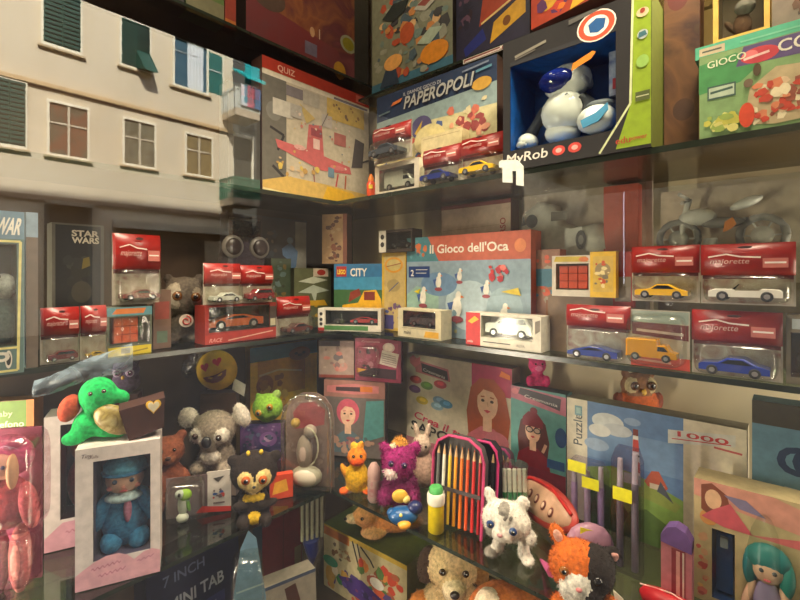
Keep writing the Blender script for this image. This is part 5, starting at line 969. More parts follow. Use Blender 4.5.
# corner group: chick, tube doll, purple plush, blue duck
fr = frame(357, 492, zl, 50)
r = thing('chick_plush', 'yellow plush chick with an orange tuft, in the corner of the lowest shelf', 'plush toy', fr[0])
skin('body', r, [(0, 0, .30, .24, .17, .32, (232, 176, 20)), (0, .02, .72, .20, .16, .18, (228, 130, 30)), (-.06, .0, .92, .08, .06, .10, (236, 180, 50), 15), (.08, 0, .93, .07, .06, .1, (236, 150, 40), -10), (0, .14, .66, .14, .08, .08, (222, 84, 24)), (-.26, .04, .06, .1, .12, .06, (222, 96, 30)), (.2, .06, .04, .1, .14, .05, (222, 96, 30)), (-.26, .0, .45, .06, .08, .16, (230, 150, 30), 20)], fr, voxel=.0035, fur=.005, n_fur=1500)
eyes(r, fr, [(-.07, .17, .78), (.08, .17, .78)], r=.03)
A = PZ(374, 501, zl); k = depth(A)/F_PX; r = thing('tube_doll', 'little pink and white capped tube beside the yellow chick', 'toy figure', A)
b = MB(); b.lathe(A, [(5*k, 0), (6.5*k, 3*k), (6.5*k, 22*k)], MOT([(196, 110, 120), (214, 180, 170), (150, 100, 120)], 30)); b.build('body', r)
b = MB(); b.lathe(A, [(6*k, 22*k), (6.6*k, 26*k), (6*k, 33*k), (3*k, 38*k), (.5*k, 39*k)], (222, 180, 170)); b.build('cap', r)
fr = frame(400, 506, zl, 66)
r = thing('purple_plush', 'shaggy magenta-purple plush animal with a white muzzle and yellow tag', 'plush toy', fr[0])
Mg = (160, 34, 110)
skin('body', r, [(0, 0, .28, .28, .2, .28, (120, 26, 84)), (-.02, .06, .70, .26, .20, .24, Mg), (-.2, .04, .86, .09, .07, .16, Mg, 35), (.22, .02, .88, .09, .07, .12, Mg, -30), (-.14, .22, .60, .10, .08, .07, (226, 200, 196)), (-.24, .12, .2, .1, .14, .12, (130, 30, 90)), (.2, .14, .2, .1, .14, .12, (130, 30, 90)), (0, .0, .97, .12, .1, .08, (214, 150, 60)), (-.08, .06, .92, .07, .06, .06, (226, 214, 180))], fr, fur=.012, n_fur=4200)
eyes(r, fr, [(-.13, .24, .74), (.06, .25, .72)], iris=(70, 40, 90), r=.045)
part(r, 'yellow_tag', fr, [(.0, .24, .27, .12, .05, .10, (226, 176, 60)), (.09, .24, .23, .06, .06, .06, (236, 210, 120))], rough=.5, label='yellow medallion')
fr = frame(424, 488, zl, 62)
r = thing('white_bunny_plush', 'cream plush with upright ears between the purple animal and the pencils', 'plush toy', fr[0])
skin('body', r, [(0, 0, .3, .18, .16, .3, (196, 160, 140)), (-.04, .02, .70, .16, .14, .16, (206, 180, 160)), (-.12, 0, .92, .05, .05, .14, (206, 180, 160), 12), (.06, 0, .92, .05, .05, .14, (206, 180, 160), -14)], fr, voxel=.0035, fur=.005, n_fur=900); eyes(r, fr, [(-.08, .15, .72), (.03, .15, .72)], r=.022)
A = PZ(403, 524, zl); k = depth(A)/F_PX; fr = (A, RT, -FW, UP, 22*k)
r = thing('blue_duck_toy', 'small blue and orange rubber duck at the front shelf edge', 'toy figure', A)
part(r, 'body', fr, [(0, 0, .40, .7, .45, .40, (24, 84, 140)), (.55, 0, .75, .35, .3, .3, (30, 40, 90)), (-.55, 0, .55, .2, .2, .16, (24, 84, 140), 30)], rough=.35); part(r, 'beak', fr, [(.05, .35, .2, .3, .3, .2, (230, 160, 50))], rough=.35); part(r, 'eye', fr, [(-.1, .42, .62, .08, .05, .08, (236, 220, 120))], rough=.2)
r = thing('yellow_ball', 'tiny yellow ball near the tube doll', 'ball', PZ(384, 502, zl)); part(r, 'ball', (PZ(384, 502, zl), RT, -FW, UP, .012), [(0, 0, .5, .5, .5, .5, (200, 190, 60))], rough=.4)
# packs on the corner wall under the middle shelf
F = face(321, 352, ('y', 1.325), (330, 341), z0=EYE-.43)
F = face(318, 352, ('y', 1.30), (330, 341), z0=zl+.26)
zz = F.z0
F0 = Face(PD(324, 275, 1.44), PD(385, 275, 1.40), zl+.003, .245)
def mermaid(F): return [('r', 0, .78, 1, 1, (160, 110, 100)), ('p', [(.05, .84), (.5, .82), (.9, .85), (.9, .94), (.5, .96), (.05, .92)], (200, 120, 120)), ('p', [(.2, .86), (.6, .86), (.6, .92), (.2, .91)], (60, 40, 44)), ('r', .6, .86, .8, .93, (214, 120, 50))]+girl(None, F, .40, .55, .15, (206, 90, 110), top=(90, 110, 120), long=False)+[('p', [(.64, .2), (.98, .3), (.98, .76), (.7, .74)], (90, 150, 150)), ('s', .03, .03, .98, .3, 24, .014, [(150, 90, 100), (90, 110, 110), (180, 140, 120)])]
carton('mermaid_toy_box', 'muted box printed with a pink-haired mermaid beside teal water', 'toy box', F0, .04, (110, 100, 96), mermaid(F0), side=(70, 60, 56), seed=3)
F = Face(PD(319, 275, 1.465), PD(354, 275, 1.455), F0.z0+F0.H+.001, EYE-(341-275)/F_PX*1.46-F0.z0-F0.H)
carton('pale_doll_box', 'pale grey-pink box with faint faces in the corner under the middle shelf', 'toy box', F, .04, (176, 150, 140), [('e', .55, .55, .14, .1, (120, 110, 116)), ('e', .62, .3, .2, .14, (206, 150, 140)), ('s', .1, .1, .9, .9, 12, .012, [(196, 170, 156), (150, 120, 120), (206, 130, 120)]), ('r', 0, .85, .6, 1, (60, 44, 44)), ('r', 0, 0, 1, .08, (150, 70, 60))])
F = Face(PD(355, 275, 1.425), PD(401, 275, 1.38), F0.z0+F0.H+.001, EYE-(339-275)/F_PX*1.40-F0.z0-F0.H)
r = carton('pink_doll_pack', 'dark pink hanging pack with a white label and round badge', 'toy pack', F, .02, (130, 34, 60), [('r', .04, .1, .94, .9, (150, 50, 76)), ('p', [(.54, .42), (.90, .34), (.96, .66), (.60, .74)], (214, 196, 186)), ('e', .74, .80, .13, .11, (206, 176, 170)), ('e', .74, .80, .09, .08, (226, 200, 190)), ('t', 'Creamania', .15, .90, .05, (206, 150, 150), {'fit': .4}), ('s', .05, .1, .5, .8, 16, .012, [(190, 110, 130), (60, 30, 44), (170, 70, 100)]), ('p', [(.06, .3), (.3, .26), (.3, .16), (.06, .2)], (226, 150, 40)), ('p', [(.1, .1), (.9, .08), (.9, .3), (.4, .32), (.1, .2)], (56, 30, 40))]+[('l', [(.60, .46+.05*i), (.90, .40+.05*i)], .0012, (110, 70, 80)) for i in range(5)], side=(90, 24, 44))
bubble(r, F, .06, .12, .55, .85, .025)

# ================= UNDER THE LOWEST SHELF, on the display floor =================
ZB = Z_BASE
def yf(x0, x1, top, Y0, Y1=None, **k): return face(x0, x1, ('yy', Y0, Y1 if Y1 else Y0), top, **(k or {'z0': ZB}))
A = PD(324, 275, 1.36); Bq = PD(407, 275, 1.16)
hA = EYE-(523-275)/F_PX*1.36
F = Face(A, Bq, ZB, hA-ZB)
ab = [('r', 0, .0, 1, 1, (196, 180, 140)), ('r', 0, .93, 1, 1, (206, 170, 60)), ('r', .0, .84, .34, .97, (190, 110, 40)), ('s', .03, .5, .38, .84, 16, .01, [(120, 84, 50), (170, 130, 90), (90, 70, 50)]), ('l', [(.38, .95), (.48, .52)], .006, (50, 46, 44)), ('l', [(.44, .95), (.52, .55)], .006, (60, 54, 50)), ('l', [(.48, .93), (.60, .80), (.64, .72)], .006, (50, 46, 44)), ('s', .4, .3, .98, .85, 30, .02, [(196, 70, 44), (214, 130, 60), (90, 120, 60), (214, 200, 180), (170, 90, 60)]), ('s', 0, 0, 1, .5, 44, .024, [(60, 120, 70), (206, 90, 50), (226, 210, 180), (80, 60, 120), (196, 150, 60)]), ('p', [(.2, .3), (.5, .44), (.8, .3), (.7, .12), (.35, .14)], (70, 44, 120)), ('s', .24, .14, .76, .38, 12, .012, [(50, 40, 90), (90, 70, 150), (120, 60, 100)]), ('e', .68, .52, .08, .08, (226, 220, 206)), ('e', .1, .46, .10, .08, (50, 130, 90))]
carton('craft_marker_box', 'bright craft box with olive top and purple beads, standing under the corner of the shelf', 'craft kit', F, .2, (90, 104, 50), ab, side=(120, 116, 70), seed=11, top=M((84, 92, 40)))
zt = hA+.001
def low(px, py, z, h, yaw=0): return frame(px, py, z, h, yaw)
O = PZ(384, 536, zt); k = depth(O)/F_PX; fr = (O, RT, -FW, UP, 34*k)
fr[0].z += .004; r = thing('tan_puppy_plush', 'tan plush puppy lying on top of the olive craft box', 'plush toy', O)
skin('body', r, [(.3, -.2, .36, .7, .4, .36, (206, 130, 66)), (-.55, .0, .55, .36, .3, .3, (214, 150, 90)), (-.95, .05, .5, .2, .16, .14, (226, 196, 150)), (-.3, .1, .12, .4, .3, .14, (226, 170, 110)), (.9, -.1, .3, .3, .2, .16, (196, 120, 60), 20)], fr, fur=.006, n_fur=1800); eyes(r, fr, [(-.62, .29, .62)], r=.05); part(r, 'nose', fr, [(-1.12, .14, .54, .05, .05, .04, (40, 30, 28))], rough=.3)
fr = frame(452, 655, ZB, 128)
r = thing('white_tan_dog_plush', 'cream and tan plush dog with a dark ear and a red vest, under the shelf', 'plush toy', fr[0])
Tn = (196, 120, 50); Cr = (220, 190, 140)
skin('body', r, [(0, 0, .30, .28, .2, .30, Cr), (-.22, .04, .3, .12, .14, .2, Tn, 12), (.22, .04, .3, .12, .14, .2, Tn, -12), (0, .06, .74, .19, .16, .19, Cr), (.02, .22, .66, .09, .09, .08, (230, 206, 170)), (-.19, .04, .72, .08, .08, .15, (70, 50, 36), -10), (.20, .04, .74, .08, .08, .16, (176, 130, 70), 12), (.1, .0, .88, .12, .1, .1, (130, 90, 50)), (0, .10, .36, .23, .15, .13, (206, 40, 30)), (-.22, .2, .04, .12, .14, .06, Tn), (.22, .2, .04, .12, .14, .06, Tn)], fr, fur=.010, n_fur=4200); eyes(r, fr, [(-.07, .21, .78), (.10, .21, .78)], r=.026); part(r, 'nose', fr, [(.02, .31, .69, .035, .03, .025, (40, 30, 28))], rough=.3)
fr = frame(508, 722, ZB, 150)
r = thing('pink_nosed_plush', 'brown and cream plush with a large pink muzzle at the bottom edge', 'plush toy', fr[0])
skin('body', r, [(0, 0, .3, .3, .22, .3, (176, 96, 50)), (0, .04, .72, .28, .2, .22, (186, 100, 44)), (-.12, .12, .82, .10, .12, .12, (230, 206, 180)), (-.05, .2, .66, .18, .12, .12, (226, 140, 140)), (.26, 0, .8, .1, .08, .14, (150, 80, 40), -20)], fr, fur=.007, n_fur=2400); eyes(r, fr, [(-.14, .2, .80), (.12, .22, .80)], r=.03); part(r, 'nose', fr, [(-.04, .32, .70, .06, .04, .035, (140, 40, 50))], rough=.4)
# tablet box
A = PD(168, 275, 1.02); Bq = PD(262, 275, 1.22); hA = EYE-(556-275)/F_PX*1.02
F = face(150, 243, ('d', 1.08, 1.22), (168, 566), z0=ZB)
F = Face(PD(150, 275, 1.02), PD(243, 275, 1.22), ZB, EYE-(545-275)/F_PX*1.12-ZB, .1)
carton('tablet_box', 'navy blue box with white MINI TAB lettering, lower left', 'box', F, .06, (30, 34, 66), [('p', [(0, .94), (.5, .97), (1, .92), (1, 1), (0, 1)], (60, 84, 96)), ('t', '7 INCH', .16, .74, .09, (110, 116, 150), {'bold': .02}), ('t', 'MINI TAB', .2, .50, .11, (190, 190, 200), {'bold': .03, 'fit': .6}), ('r', .22, .2, .8, .42, (54, 56, 110)), ('l', [(.25, .33), (.7, .36)], .006, (120, 120, 160)), ('r', 0, 0, .2, .5, (90, 40, 50))], side=(40, 40, 60))
F = Face(PD(262, 275, 1.24), PD(302, 275, 1.34), ZB, EYE-(508-275)/F_PX*1.28-ZB)
carton('dark_red_box', 'dark red upright box below the black and yellow plush', 'box', F, .05, (110, 20, 26), [('l', [(.5, .05), (.52, .95)], .003, (80, 14, 20)), ('r', .8, .05, .98, .5, (110, 90, 50))], side=(60, 70, 90))
F = Face(PD(262, 275, 1.04), PD(318, 275, 1.12), ZB, EYE-(566-275)/F_PX*1.14-ZB, .08)
carton('grey_photo_box', 'grey box with a brown shape printed on it, bottom of the left side', 'box', F, .05, (136, 128, 112), [('p', [(0, .96), (1, .96), (1, 1), (0, 1)], (60, 70, 90)), ('p', [(.42, .9), (.62, .92), (.7, .7), (.62, .55), (.5, .62)], (66, 36, 26)), ('e', .2, .6, .14, .2, (150, 144, 130))])
O = PD(308, 275, .95); O.z = ZB+.0965; r = thing('green_ball', 'green textured ball at the bottom edge in front of the grey box', 'ball', O)
b = MB(); b.ell(O+UP*.042, (.042, .042, .042), FUR((30, 110, 50))); b.build('ball', r)
F = Face(PD(284, 275, .92), PD(334, 275, .96), ZB, .095); carton('green_ball_carton', 'low dark carton carrying the green ball', 'box', F, .06, (60, 54, 44))
# blister with red and blue toy
F = Face(PD(226, 275, .96), PD(266, 275, .99), ZB, EYE-(530-275)/F_PX*.98-ZB, .0)
r = thing('red_toy_blister', 'tapering clear blister with a red toy inside on a pale blue card', 'toy pack', F.base(.04)); b = MB(); b.prism([F.pt(u, v) for u, v in [(0, 0), (1, 0), (1, .6), (.75, .95), (.55, 1), (.35, .9), (.1, .5)]], -F.N*.002, (100, 130, 150)); b.art(F, [('l', [(.25, .66), (.95, .68)], .004, (150, 170, 170))]); b.build('card', r)
part(r, 'toy_figure', (F.pt(.5, .05, .02), F.U, F.N, UP, .12), [(0, 0, .5, .16, .1, .45, (196, 50, 40), 6), (-.1, .0, .9, .08, .08, .1, (190, 60, 60)), (.12, .04, .5, .05, .05, .3, (214, 90, 70), -8)], rough=.3); bubble(r, F, .1, .03, .95, .9, .045)
# hanging blue pencil pack (top of pack rests under the shelf)
F = Face(PD(299, 275, 1.23), PD(325, 275, 1.26), EYE-.84, .235)
r = thing('paintbrush_pack', 'clear hanging pack of pale brushes ending in blue, at the shelf corner', 'brushes', F.base(.02)); b = MB(); b.fb(F, -.15, .93, 1.15, 1.0, -.004, .004, (50, 84, 96)); b.build('hanging_card', r)
for i in range(5): u = .12+i*.19; b = MB(); b.tube([F.pt(u, .42, 0), F.pt(u, .92, 0)], .0042, (176, 170, 140), n=7); b.build('brush', r)
b = MB(); b.tube([F.pt(.45, .42), F.pt(.5, .26), F.pt(.5, .12)], [.024, .018, .004], M((36, 46, 110), rough=.4)); b.build('blue_tip', r)
b = MB(); b.prism([F.pt(u, v, .012) for u, v in [(0, .93), (1, .93), (.9, .4), (.7, 0), (.35, .0), (.1, .4)]], -F.N*.024, CLEAR(refl=.07, wr=.4)); b.build('clear_sleeve', r)
F = Face(PD(100, 275, .93), PD(176, 275, 1.0), ZB, .10)
carton('grey_display_carton', 'low grey carton under the blue doll box', 'box', F, .05, (130, 126, 116), [('r', 0, .9, 1, 1, (90, 84, 80))])
O = PZ(150, 612, ZB+.105); O = F.pt(.62, 1, -.02); r = thing('red_ball', 'red ball on the grey carton below the blue doll box', 'ball', O); b = MB(); b.ell(O+UP*.022, (.022, .022, .022), M((190, 40, 36), rough=.3)); b.build('ball', r)
F = Face(PD(10, 275, .88), PD(72, 275, .92), ZB, EYE-(574-275)/F_PX*.9-ZB)
carton('greenish_carton', 'greenish grey carton at the bottom left corner', 'box', F, .05, (130, 134, 110), [('l', [(.0, .9), (1, .96)], .003, (90, 90, 80)), ('r', .9, 0, 1, 1, (80, 84, 90))])

# ================= LOWEST SHELF, back wall =================
def stand(label): pass
# blue doll box
F = Face(PD(75, 275, .815), PD(160, 275, .875), zl+.002, .262)
FBLUE = F; PKC, WB_ = (226, 170, 180), (222, 210, 204)
bump_ = [('p', [(.0, .0), (1, 0), (1, .165), (.9, .19), (.8, .18), (.68, .14), (.6, .185), (.5, .21), (.35, .21), (.2, .18), (.08, .14), (0, .11)], PKC)]
def scriptline(u0, v0, L_, n, a, c): return ('l', [(u0+L_*i/n, v0+a*sin(i*2.1)+.02*i/n) for i in range(n+1)], .0016, c)
r = windowbox('blue_doll_box', 'white and pink window box with a doll in a blue hat and dress', 'doll', F, .09, (.20, .185, .88, .90), WB_, (96, 84, 110), bump_+[scriptline(.18, .13, .34, 18, .012, (190, 120, 140)), scriptline(.26, .075, .32, 16, .012, (190, 120, 140)), scriptline(.72, .12, .2, 10, .008, (196, 130, 150)), ('t', 'Tiny', .06, .935, .028, (90, 70, 70), {'shear': .3, 'bold': .01}), ('t', 'Dolls', .14, .925, .022, (110, 90, 90), {'shear': .3})], film=CLEAR(refl=.04, edge=.3, wr=.2))
fd = (F.pt(.54, .19, -.045), F.U, F.N, UP, .178); SKN = (232, 176, 150); BLU = (60, 130, 180)
part(r, 'doll_body', fd, [(0, 0, .30, .24, .17, .32, BLU), (-.22, .04, .40, .09, .1, .22, BLU, -22), (.22, .04, .42, .09, .1, .22, BLU, 22), (-.12, .08, .08, .11, .13, .12, BLU), (.14, .08, .08, .11, .13, .12, BLU)])
part(r, 'doll_head', fd, [(0, .02, .74, .19, .17, .17, SKN), (-.08, .175, .76, .025, .015, .025, (40, 50, 80)), (.08, .175, .76, .025, .015, .025, (40, 50, 80)), (0, .19, .70, .02, .02, .015, (236, 160, 140)), (0, .175, .65, .04, .015, .012, (206, 90, 90)), (-.13, .13, .68, .03, .02, .025, (236, 140, 130)), (.13, .13, .68, .03, .02, .025, (236, 140, 130))], rough=.5)
part(r, 'knitted_hat', fd, [(0, 0, .87, .215, .20, .12, (90, 160, 196)), (0, .0, .82, .235, .215, .04, (56, 120, 170)), (0, 0, .98, .06, .06, .05, (120, 180, 206))])
part(r, 'scarf', fd, [(0, .04, .56, .20, .18, .06, (190, 206, 214)), (.04, .17, .44, .04, .04, .14, (196, 120, 150))])
part(r, 'hand', fd, [(.30, .10, .60, .055, .05, .08, (240, 200, 186))], rough=.5)
# rear doll box
F = Face(PD(44, 275, .93), PD(104, 275, .98), zl+.002, .285)
windowbox('rear_doll_box', 'second white and pink doll box, mostly hidden behind the blue doll and green turtle', 'doll', F, .07, (.26, .22, .92, .93), (206, 194, 190), (70, 34, 40), [('p', [(0, 0), (1, 0), (1, .24), (.6, .2), (.3, .2), (0, .10)], (206, 150, 164)), scriptline(.35, .12, .4, 14, .012, (176, 110, 130))], film=CLEAR(refl=.04))
r = [o for o in C.objects if o.name.startswith('rear_doll_box')][-1]; fd = (F.pt(.62, .22, -.035), F.U, F.N, UP, .2)
part(r, 'doll_head', fd, [(0, 0, .7, .13, .11, .15, (176, 84, 60)), (-.02, .1, .7, .02, .01, .02, (40, 30, 30))], rough=.6); part(r, 'doll_body', fd, [(0, 0, .3, .16, .11, .3, (120, 30, 40))])
# pink hooded doll blister, far left
F = Face(PD(-12, 275, .84), PD(50, 275, .86), zl+.002, EYE-(424-275)/F_PX*.85-zl)
r = thing('pink_doll_blister', 'moulded clear pack with a blond doll in pink hood and pink trousers, far left', 'doll', F.base(.05)); b = MB(); b.fb(F, .0, .0, .86, .97, -.004, 0, (190, 110, 130)); b.art(F, [('r', .3, .02, .84, .4, (206, 120, 150)), ('l', [(.62, .02), (.60, .42)], .006, (226, 150, 130))]); b.build('card', r)
fd = (F.pt(.48, .0, .03), F.U, F.N, UP, F.H*.98)
part(r, 'doll_body', fd, [(0, 0, .56, .13, .09, .17, (190, 84, 84)), (-.13, 0, .52, .04, .05, .14, (206, 110, 110), -8), (.13, .02, .54, .05, .06, .15, (206, 110, 110), 10), (-.05, 0, .2, .06, .06, .22, (214, 120, 140)), (.07, 0, .2, .06, .06, .22, (222, 140, 130))])
part(r, 'doll_head', fd, [(0, .03, .80, .085, .07, .085, (236, 196, 160)), (-.03, .095, .81, .012, .008, .012, (60, 60, 90)), (.03, .095, .81, .012, .008, .012, (60, 60, 90)), (0, .1, .76, .018, .008, .006, (200, 80, 90)), (-.06, .06, .77, .03, .04, .11, (236, 206, 140)), (.06, .06, .77, .03, .04, .11, (236, 206, 140))], rough=.5)
part(r, 'pink_hood', fd, [(0, -.02, .84, .14, .08, .13, (214, 100, 140)), (0, .0, .93, .10, .07, .05, (222, 120, 150))])
part(r, 'white_muff', fd, [(-.04, .12, .46, .08, .05, .035, (232, 220, 206))])
bubble(r, F, .02, .36, 1.02, .98, .065, mat=CLEAR(tint=(240, 222, 230), refl=.07, wr=.5)); bubble(r, F, .12, .01, .9, .36, .045, mat=CLEAR(tint=(240, 222, 230), refl=.05, wr=.4))
F = Face(PD(-30, 275, .96), PD(34, 275, .99), zl+.002, EYE-(402-275)/F_PX*.975-zl)
carton('green_phone_box', 'green box with white lettering and an orange edge, upper left behind the pink doll', 'box', F, .04, (100, 130, 40), [('r', .88, 0, 1, 1, (190, 110, 40)), ('t', 'telefono', .28, .81, .045, (220, 214, 190), {'bold': .01, 'fit': .56}), ('t', 'baby', .36, .89, .04, (196, 200, 160), {'fit': .3})], side=(120, 80, 30))
# carton stack under turtle, then turtle, owl, brown gift
fr = (FBLUE.pt(.20, 1, -.055), FBLUE.U, FBLUE.N, UP, .136); fr[0].z += .001
r = thing('turtle_plush', 'bright green plush turtle with a beige patterned belly', 'plush toy', fr[0]); GR = (20, 180, 90)
skin('body', r, [(.0, 0, .62, .25, .22, .27, GR), (-.12, .0, .22, .2, .2, .2, GR), (.12, .02, .16, .22, .2, .16, GR), (-.28, .08, .06, .16, .14, .1, GR), (.25, .06, .08, .14, .12, .1, GR), (.30, .0, .56, .1, .1, .12, GR, 30)], fr, fur=.002, n_fur=600)
part(r, 'belly', fr, [(.22, .16, .28, .29, .12, .19, MOT([(176, 160, 90), (130, 110, 50), (190, 176, 120)], 40), -38)], label='beige patterned belly'); eyes(r, fr, [(-.06, .23, .70), (.10, .23, .72)], r=.03)
part(r, 'orange_foot', fr, [(-.34, .02, .48, .13, .1, .20, (190, 80, 50), -20)])
F = Face(PD(110, 275, 1.09), PD(138, 275, 1.11), zl+.002, EYE-(396-275)/F_PX*1.10-zl); carton('owl_carton', 'dark carton under the small dark owl', 'box', F, .05, (70, 40, 36))
fr = (F.pt(.5, 1, -.02), F.U, F.N, UP, .078); fr[0].z += .001
r = thing('dark_owl_plush', 'small dark violet owl plush with shiny round eyes', 'plush toy', fr[0])
skin('body', r, [(0, 0, .36, .42, .34, .38, (78, 64, 88)), (0, .04, .74, .40, .34, .28, (88, 74, 104)), (-.3, 0, 1.0, .1, .08, .14, (54, 44, 62), 20), (.3, 0, 1.0, .1, .08, .14, (54, 44, 62), -20)], fr, voxel=.0035, fur=.004, n_fur=1000); eyes(r, fr, [(-.17, .35, .72), (.18, .35, .70)], iris=(120, 90, 120), white=(170, 160, 180), r=.13)
part(r, 'beak', fr, [(0, .42, .58, .05, .06, .07, (190, 150, 60))], rough=.4)
F = Face(PD(116, 275, .93), PD(160, 275, .98), zl+.264, .075)
b = MB(); A, Bq = PD(119, 275, .87), PD(163, 275, .91); zt = zl+.266
F = Face(A, Bq, zt, EYE-(396-275)/F_PX*.9-zt, -.1)
r = thing('brown_gift_bag', 'dark brown slanted pouch with a painted heart-shaped glow, on the blue doll box', 'bag', F.base(.03)); b = MB()
P_ = [(.22, .0), (.3, -.0), (1, .35), (1.0, 1.04), (.5, .94), (0, .80)]; P_ = [(.22, .0), (1.0, .22), (1.02, 1.04), (.6, .95), (.0, .84)]
b.prism([F.pt(u, v, .02) for u, v in P_], -F.N*.04, M((58, 24, 12), rough=.8)); b.build('pouch', r)
def heart(F, u, v, s, w): return [F.pt(u+s*.9*(.75*sin(t)**3), v+s*F.W/F.H*(.62*cos(t)-.25*cos(2*t)-.1*cos(3*t)-.05*cos(4*t)), w) for t in [2*pi*i/24 for i in range(24)]]
b = MB(); b.prism(heart(F, .76, .86, .26, .024), -F.N*.002, (226, 180, 40)); b.prism(heart(F, .76, .86, .20, .026), -F.N*.002, (236, 226, 196)); b.build('heart_glow', r, 'cream heart with a yellow rim, painted as a glow')  # glowing heart imitated with flat cream and yellow shapes
# clear bag over the top
F = Face(PD(34, 275, .76), PD(132, 275, .84), EYE-.19, .055)
r = thing('clear_plastic_bag', 'crumpled clear bluish plastic bag hanging below the middle shelf at left', 'plastic bag', F.base()); b = MB(); rnd = random.Random(5); rows = []
for j in range(9):
    row = []
    for i in range(19):
        u, v = i/18, j/8; lo, hi = -.35+u*.55, .15+u*1.0; q = F.pt(u, lo+(hi-lo)*v, .03*sin(pi*v)+.006*rnd.uniform(-1, 1)+.012*sin(u*9)); row.append(q)
    rows.append(row)
b.grid(rows, MILKY((150, 170, 186), .42)); b.build('bag', r)
# smiley cushion with wrap
F = Face(PD(200, 275, 1.31), PD(236, 275, 1.325), zl+.002, EYE-(393-275)/F_PX*1.33-zl); carton('cushion_carton', 'brown carton standing under the heart-eyed yellow cushion', 'box', F, .05, (80, 56, 40))
c = PD(217, 370, 1.33); R = 20/F_PX*1.33; r = thing('heart_eyed_cushion', 'round yellow smiling cushion with red heart eyes and white tags', 'cushion', c-UP*R)
Xc = (RT*.93+UP*.3).normalized(); Yc = -FW; Zc = (UP*.95-RT*.3).normalized(); Xc = Zc.cross(-Yc)*-1.0 if Zc.cross(-Yc).dot(RT) < 0 else Zc.cross(-Yc)
b = MB(); b.ell(c, (R*1.02, R*.42, R), M((222, 176, 40), rough=.85), X=Xc, Y=Yc, Z=Zc, n=24, k=14); b.build('cushion', r)
def on(x, z): return c+Xc*(x*R)+Zc*(z*R)+Yc*(R*.43*math.sqrt(max(0, 1-x*x-z*z))+.0015)
def patch(nm, pts, mat):
    b = MB(); cen = sum((on(*p) for p in pts), Vector())/len(pts)+Yc*.001
    for i in range(len(pts)): b.poly([cen, on(*pts[i]), on(*pts[(i+1) % len(pts)])], mat)
    b.build(nm, r)
for hx, hz in ((-.36, .34), (.30, .42)): patch('heart_eye', [(hx+.30*(.75*sin(t)**3), hz+.30*(.62*cos(t)-.25*cos(2*t)-.1*cos(3*t)-.05*cos(4*t))) for t in [2*pi*i/20 for i in range(20)]], (206, 40, 40))
patch('mouth', [(-.62, -.12), (-.3, -.16), (0, -.17), (.3, -.14), (.62, -.06), (.5, -.36), (.25, -.52), (0, -.56), (-.25, -.52), (-.5, -.38)], (100, 30, 20))
b = MB(); q = c+RT*R*.85-UP*R*.4-FW*.0; b.prism([q, q+RT*.035-UP*.02, q+RT*.03-UP*.055, q-RT*.006-UP*.035], FW*.001, (226, 220, 206)); b.build('white_tag', r)
b = MB(); q = c-RT*R*1.2+UP*R*.4; P_ = [(-.0, .07), (.035, .075), (.03, -.0), (-.02, -.055), (-.065, -.06), (-.05, .0)]
rr = [[q+RT*(x*k)+UP*(z*k)-FW*(.03*(1-k)) for x, z in P_] for k in (1, .8, .4)]; b.grid(rr, CLEAR(tint=(225, 225, 220), refl=.2, wr=.8), True, True); b.poly(rr[-1], CLEAR(tint=(225, 225, 220), refl=.2, wr=.8)); b.build('clear_wrap', r)
# lion-coloured box
F = Face(PY(252, 1.335), PY(318, 1.335), zl+.27, .01); F = face(250, 317, ('y', 1.33), (254, 348), z0=zl+.002)
carton('yellow_film_box', 'yellow box with a blue top and a brown friendly face, in shade below the shelf', 'toy box', F, .03, (240, 196, 70), [('r', 0, .86, 1, 1, (70, 120, 150)), ('r', .1, .5, .8, .86, (196, 140, 60)), ('e', .72, .88, .17, .07, (130, 70, 40)), ('e', .66, .885, .03, .014, (40, 26, 20)), ('e', .78, .885, .03, .014, (40, 26, 20)), ('e', .72, .865, .04, .014, (60, 34, 26)), ('l', [(.12, .72), (.4, .75), (.75, .70)], .006, (214, 190, 140)), ('e', .2, .62, .12, .1, (150, 90, 50)), ('s', .05, .3, .6, .72, 20, .02, [(206, 160, 70), (170, 110, 50), (220, 180, 90), (130, 80, 50)])], side=(150, 110, 40), seed=6)
# doll box behind koala
F = Face(PD(160, 275, 1.30), PD(223, 275, 1.40), zl+.002, EYE-(392-275)/F_PX*1.35-zl)
r = windowbox('red_lined_box', 'white-framed box with a dark magenta lining behind the koala and brown bear', 'toy box', F, .05, (.08, .1, .88, .90), (176, 156, 146), (84, 24, 44), film=CLEAR(refl=.03))
b = MB(); b.art(F, [('r', .3, .66, .85, .86, (60, 24, 60)), ('e', .6, .76, .1, .05, (170, 50, 120)), ('s', .3, .62, .8, .88, 8, .01, [(120, 40, 100), (60, 30, 80)])], w=-.046); b.build('printed_panel', r)
# brown bear
fr = frame(168, 506, zl, 78)
r = thing('brown_bear_plush', 'reddish brown plush bear between the blue doll box and the koala', 'plush toy', fr[0]); Br = (126, 66, 40)
skin('body', r, [(0, 0, .30, .22, .18, .30, Br), (0, .03, .72, .20, .17, .19, (134, 72, 44)), (-.16, .0, .90, .07, .05, .07, Br), (.16, .0, .90, .07, .05, .07, Br), (-.2, .08, .34, .07, .1, .16, Br, -14), (.2, .08, .34, .07, .1, .16, Br, 14), (-.13, .16, .08, .1, .15, .09, Br), (.13, .16, .08, .1, .15, .09, Br), (0, .17, .66, .09, .06, .07, (150, 90, 60))], fr, fur=.006, n_fur=2500); eyes(r, fr, [(-.07, .18, .77), (.07, .18, .77)], r=.022); part(r, 'nose', fr, [(0, .235, .69, .035, .02, .025, (50, 24, 20))], rough=.3)
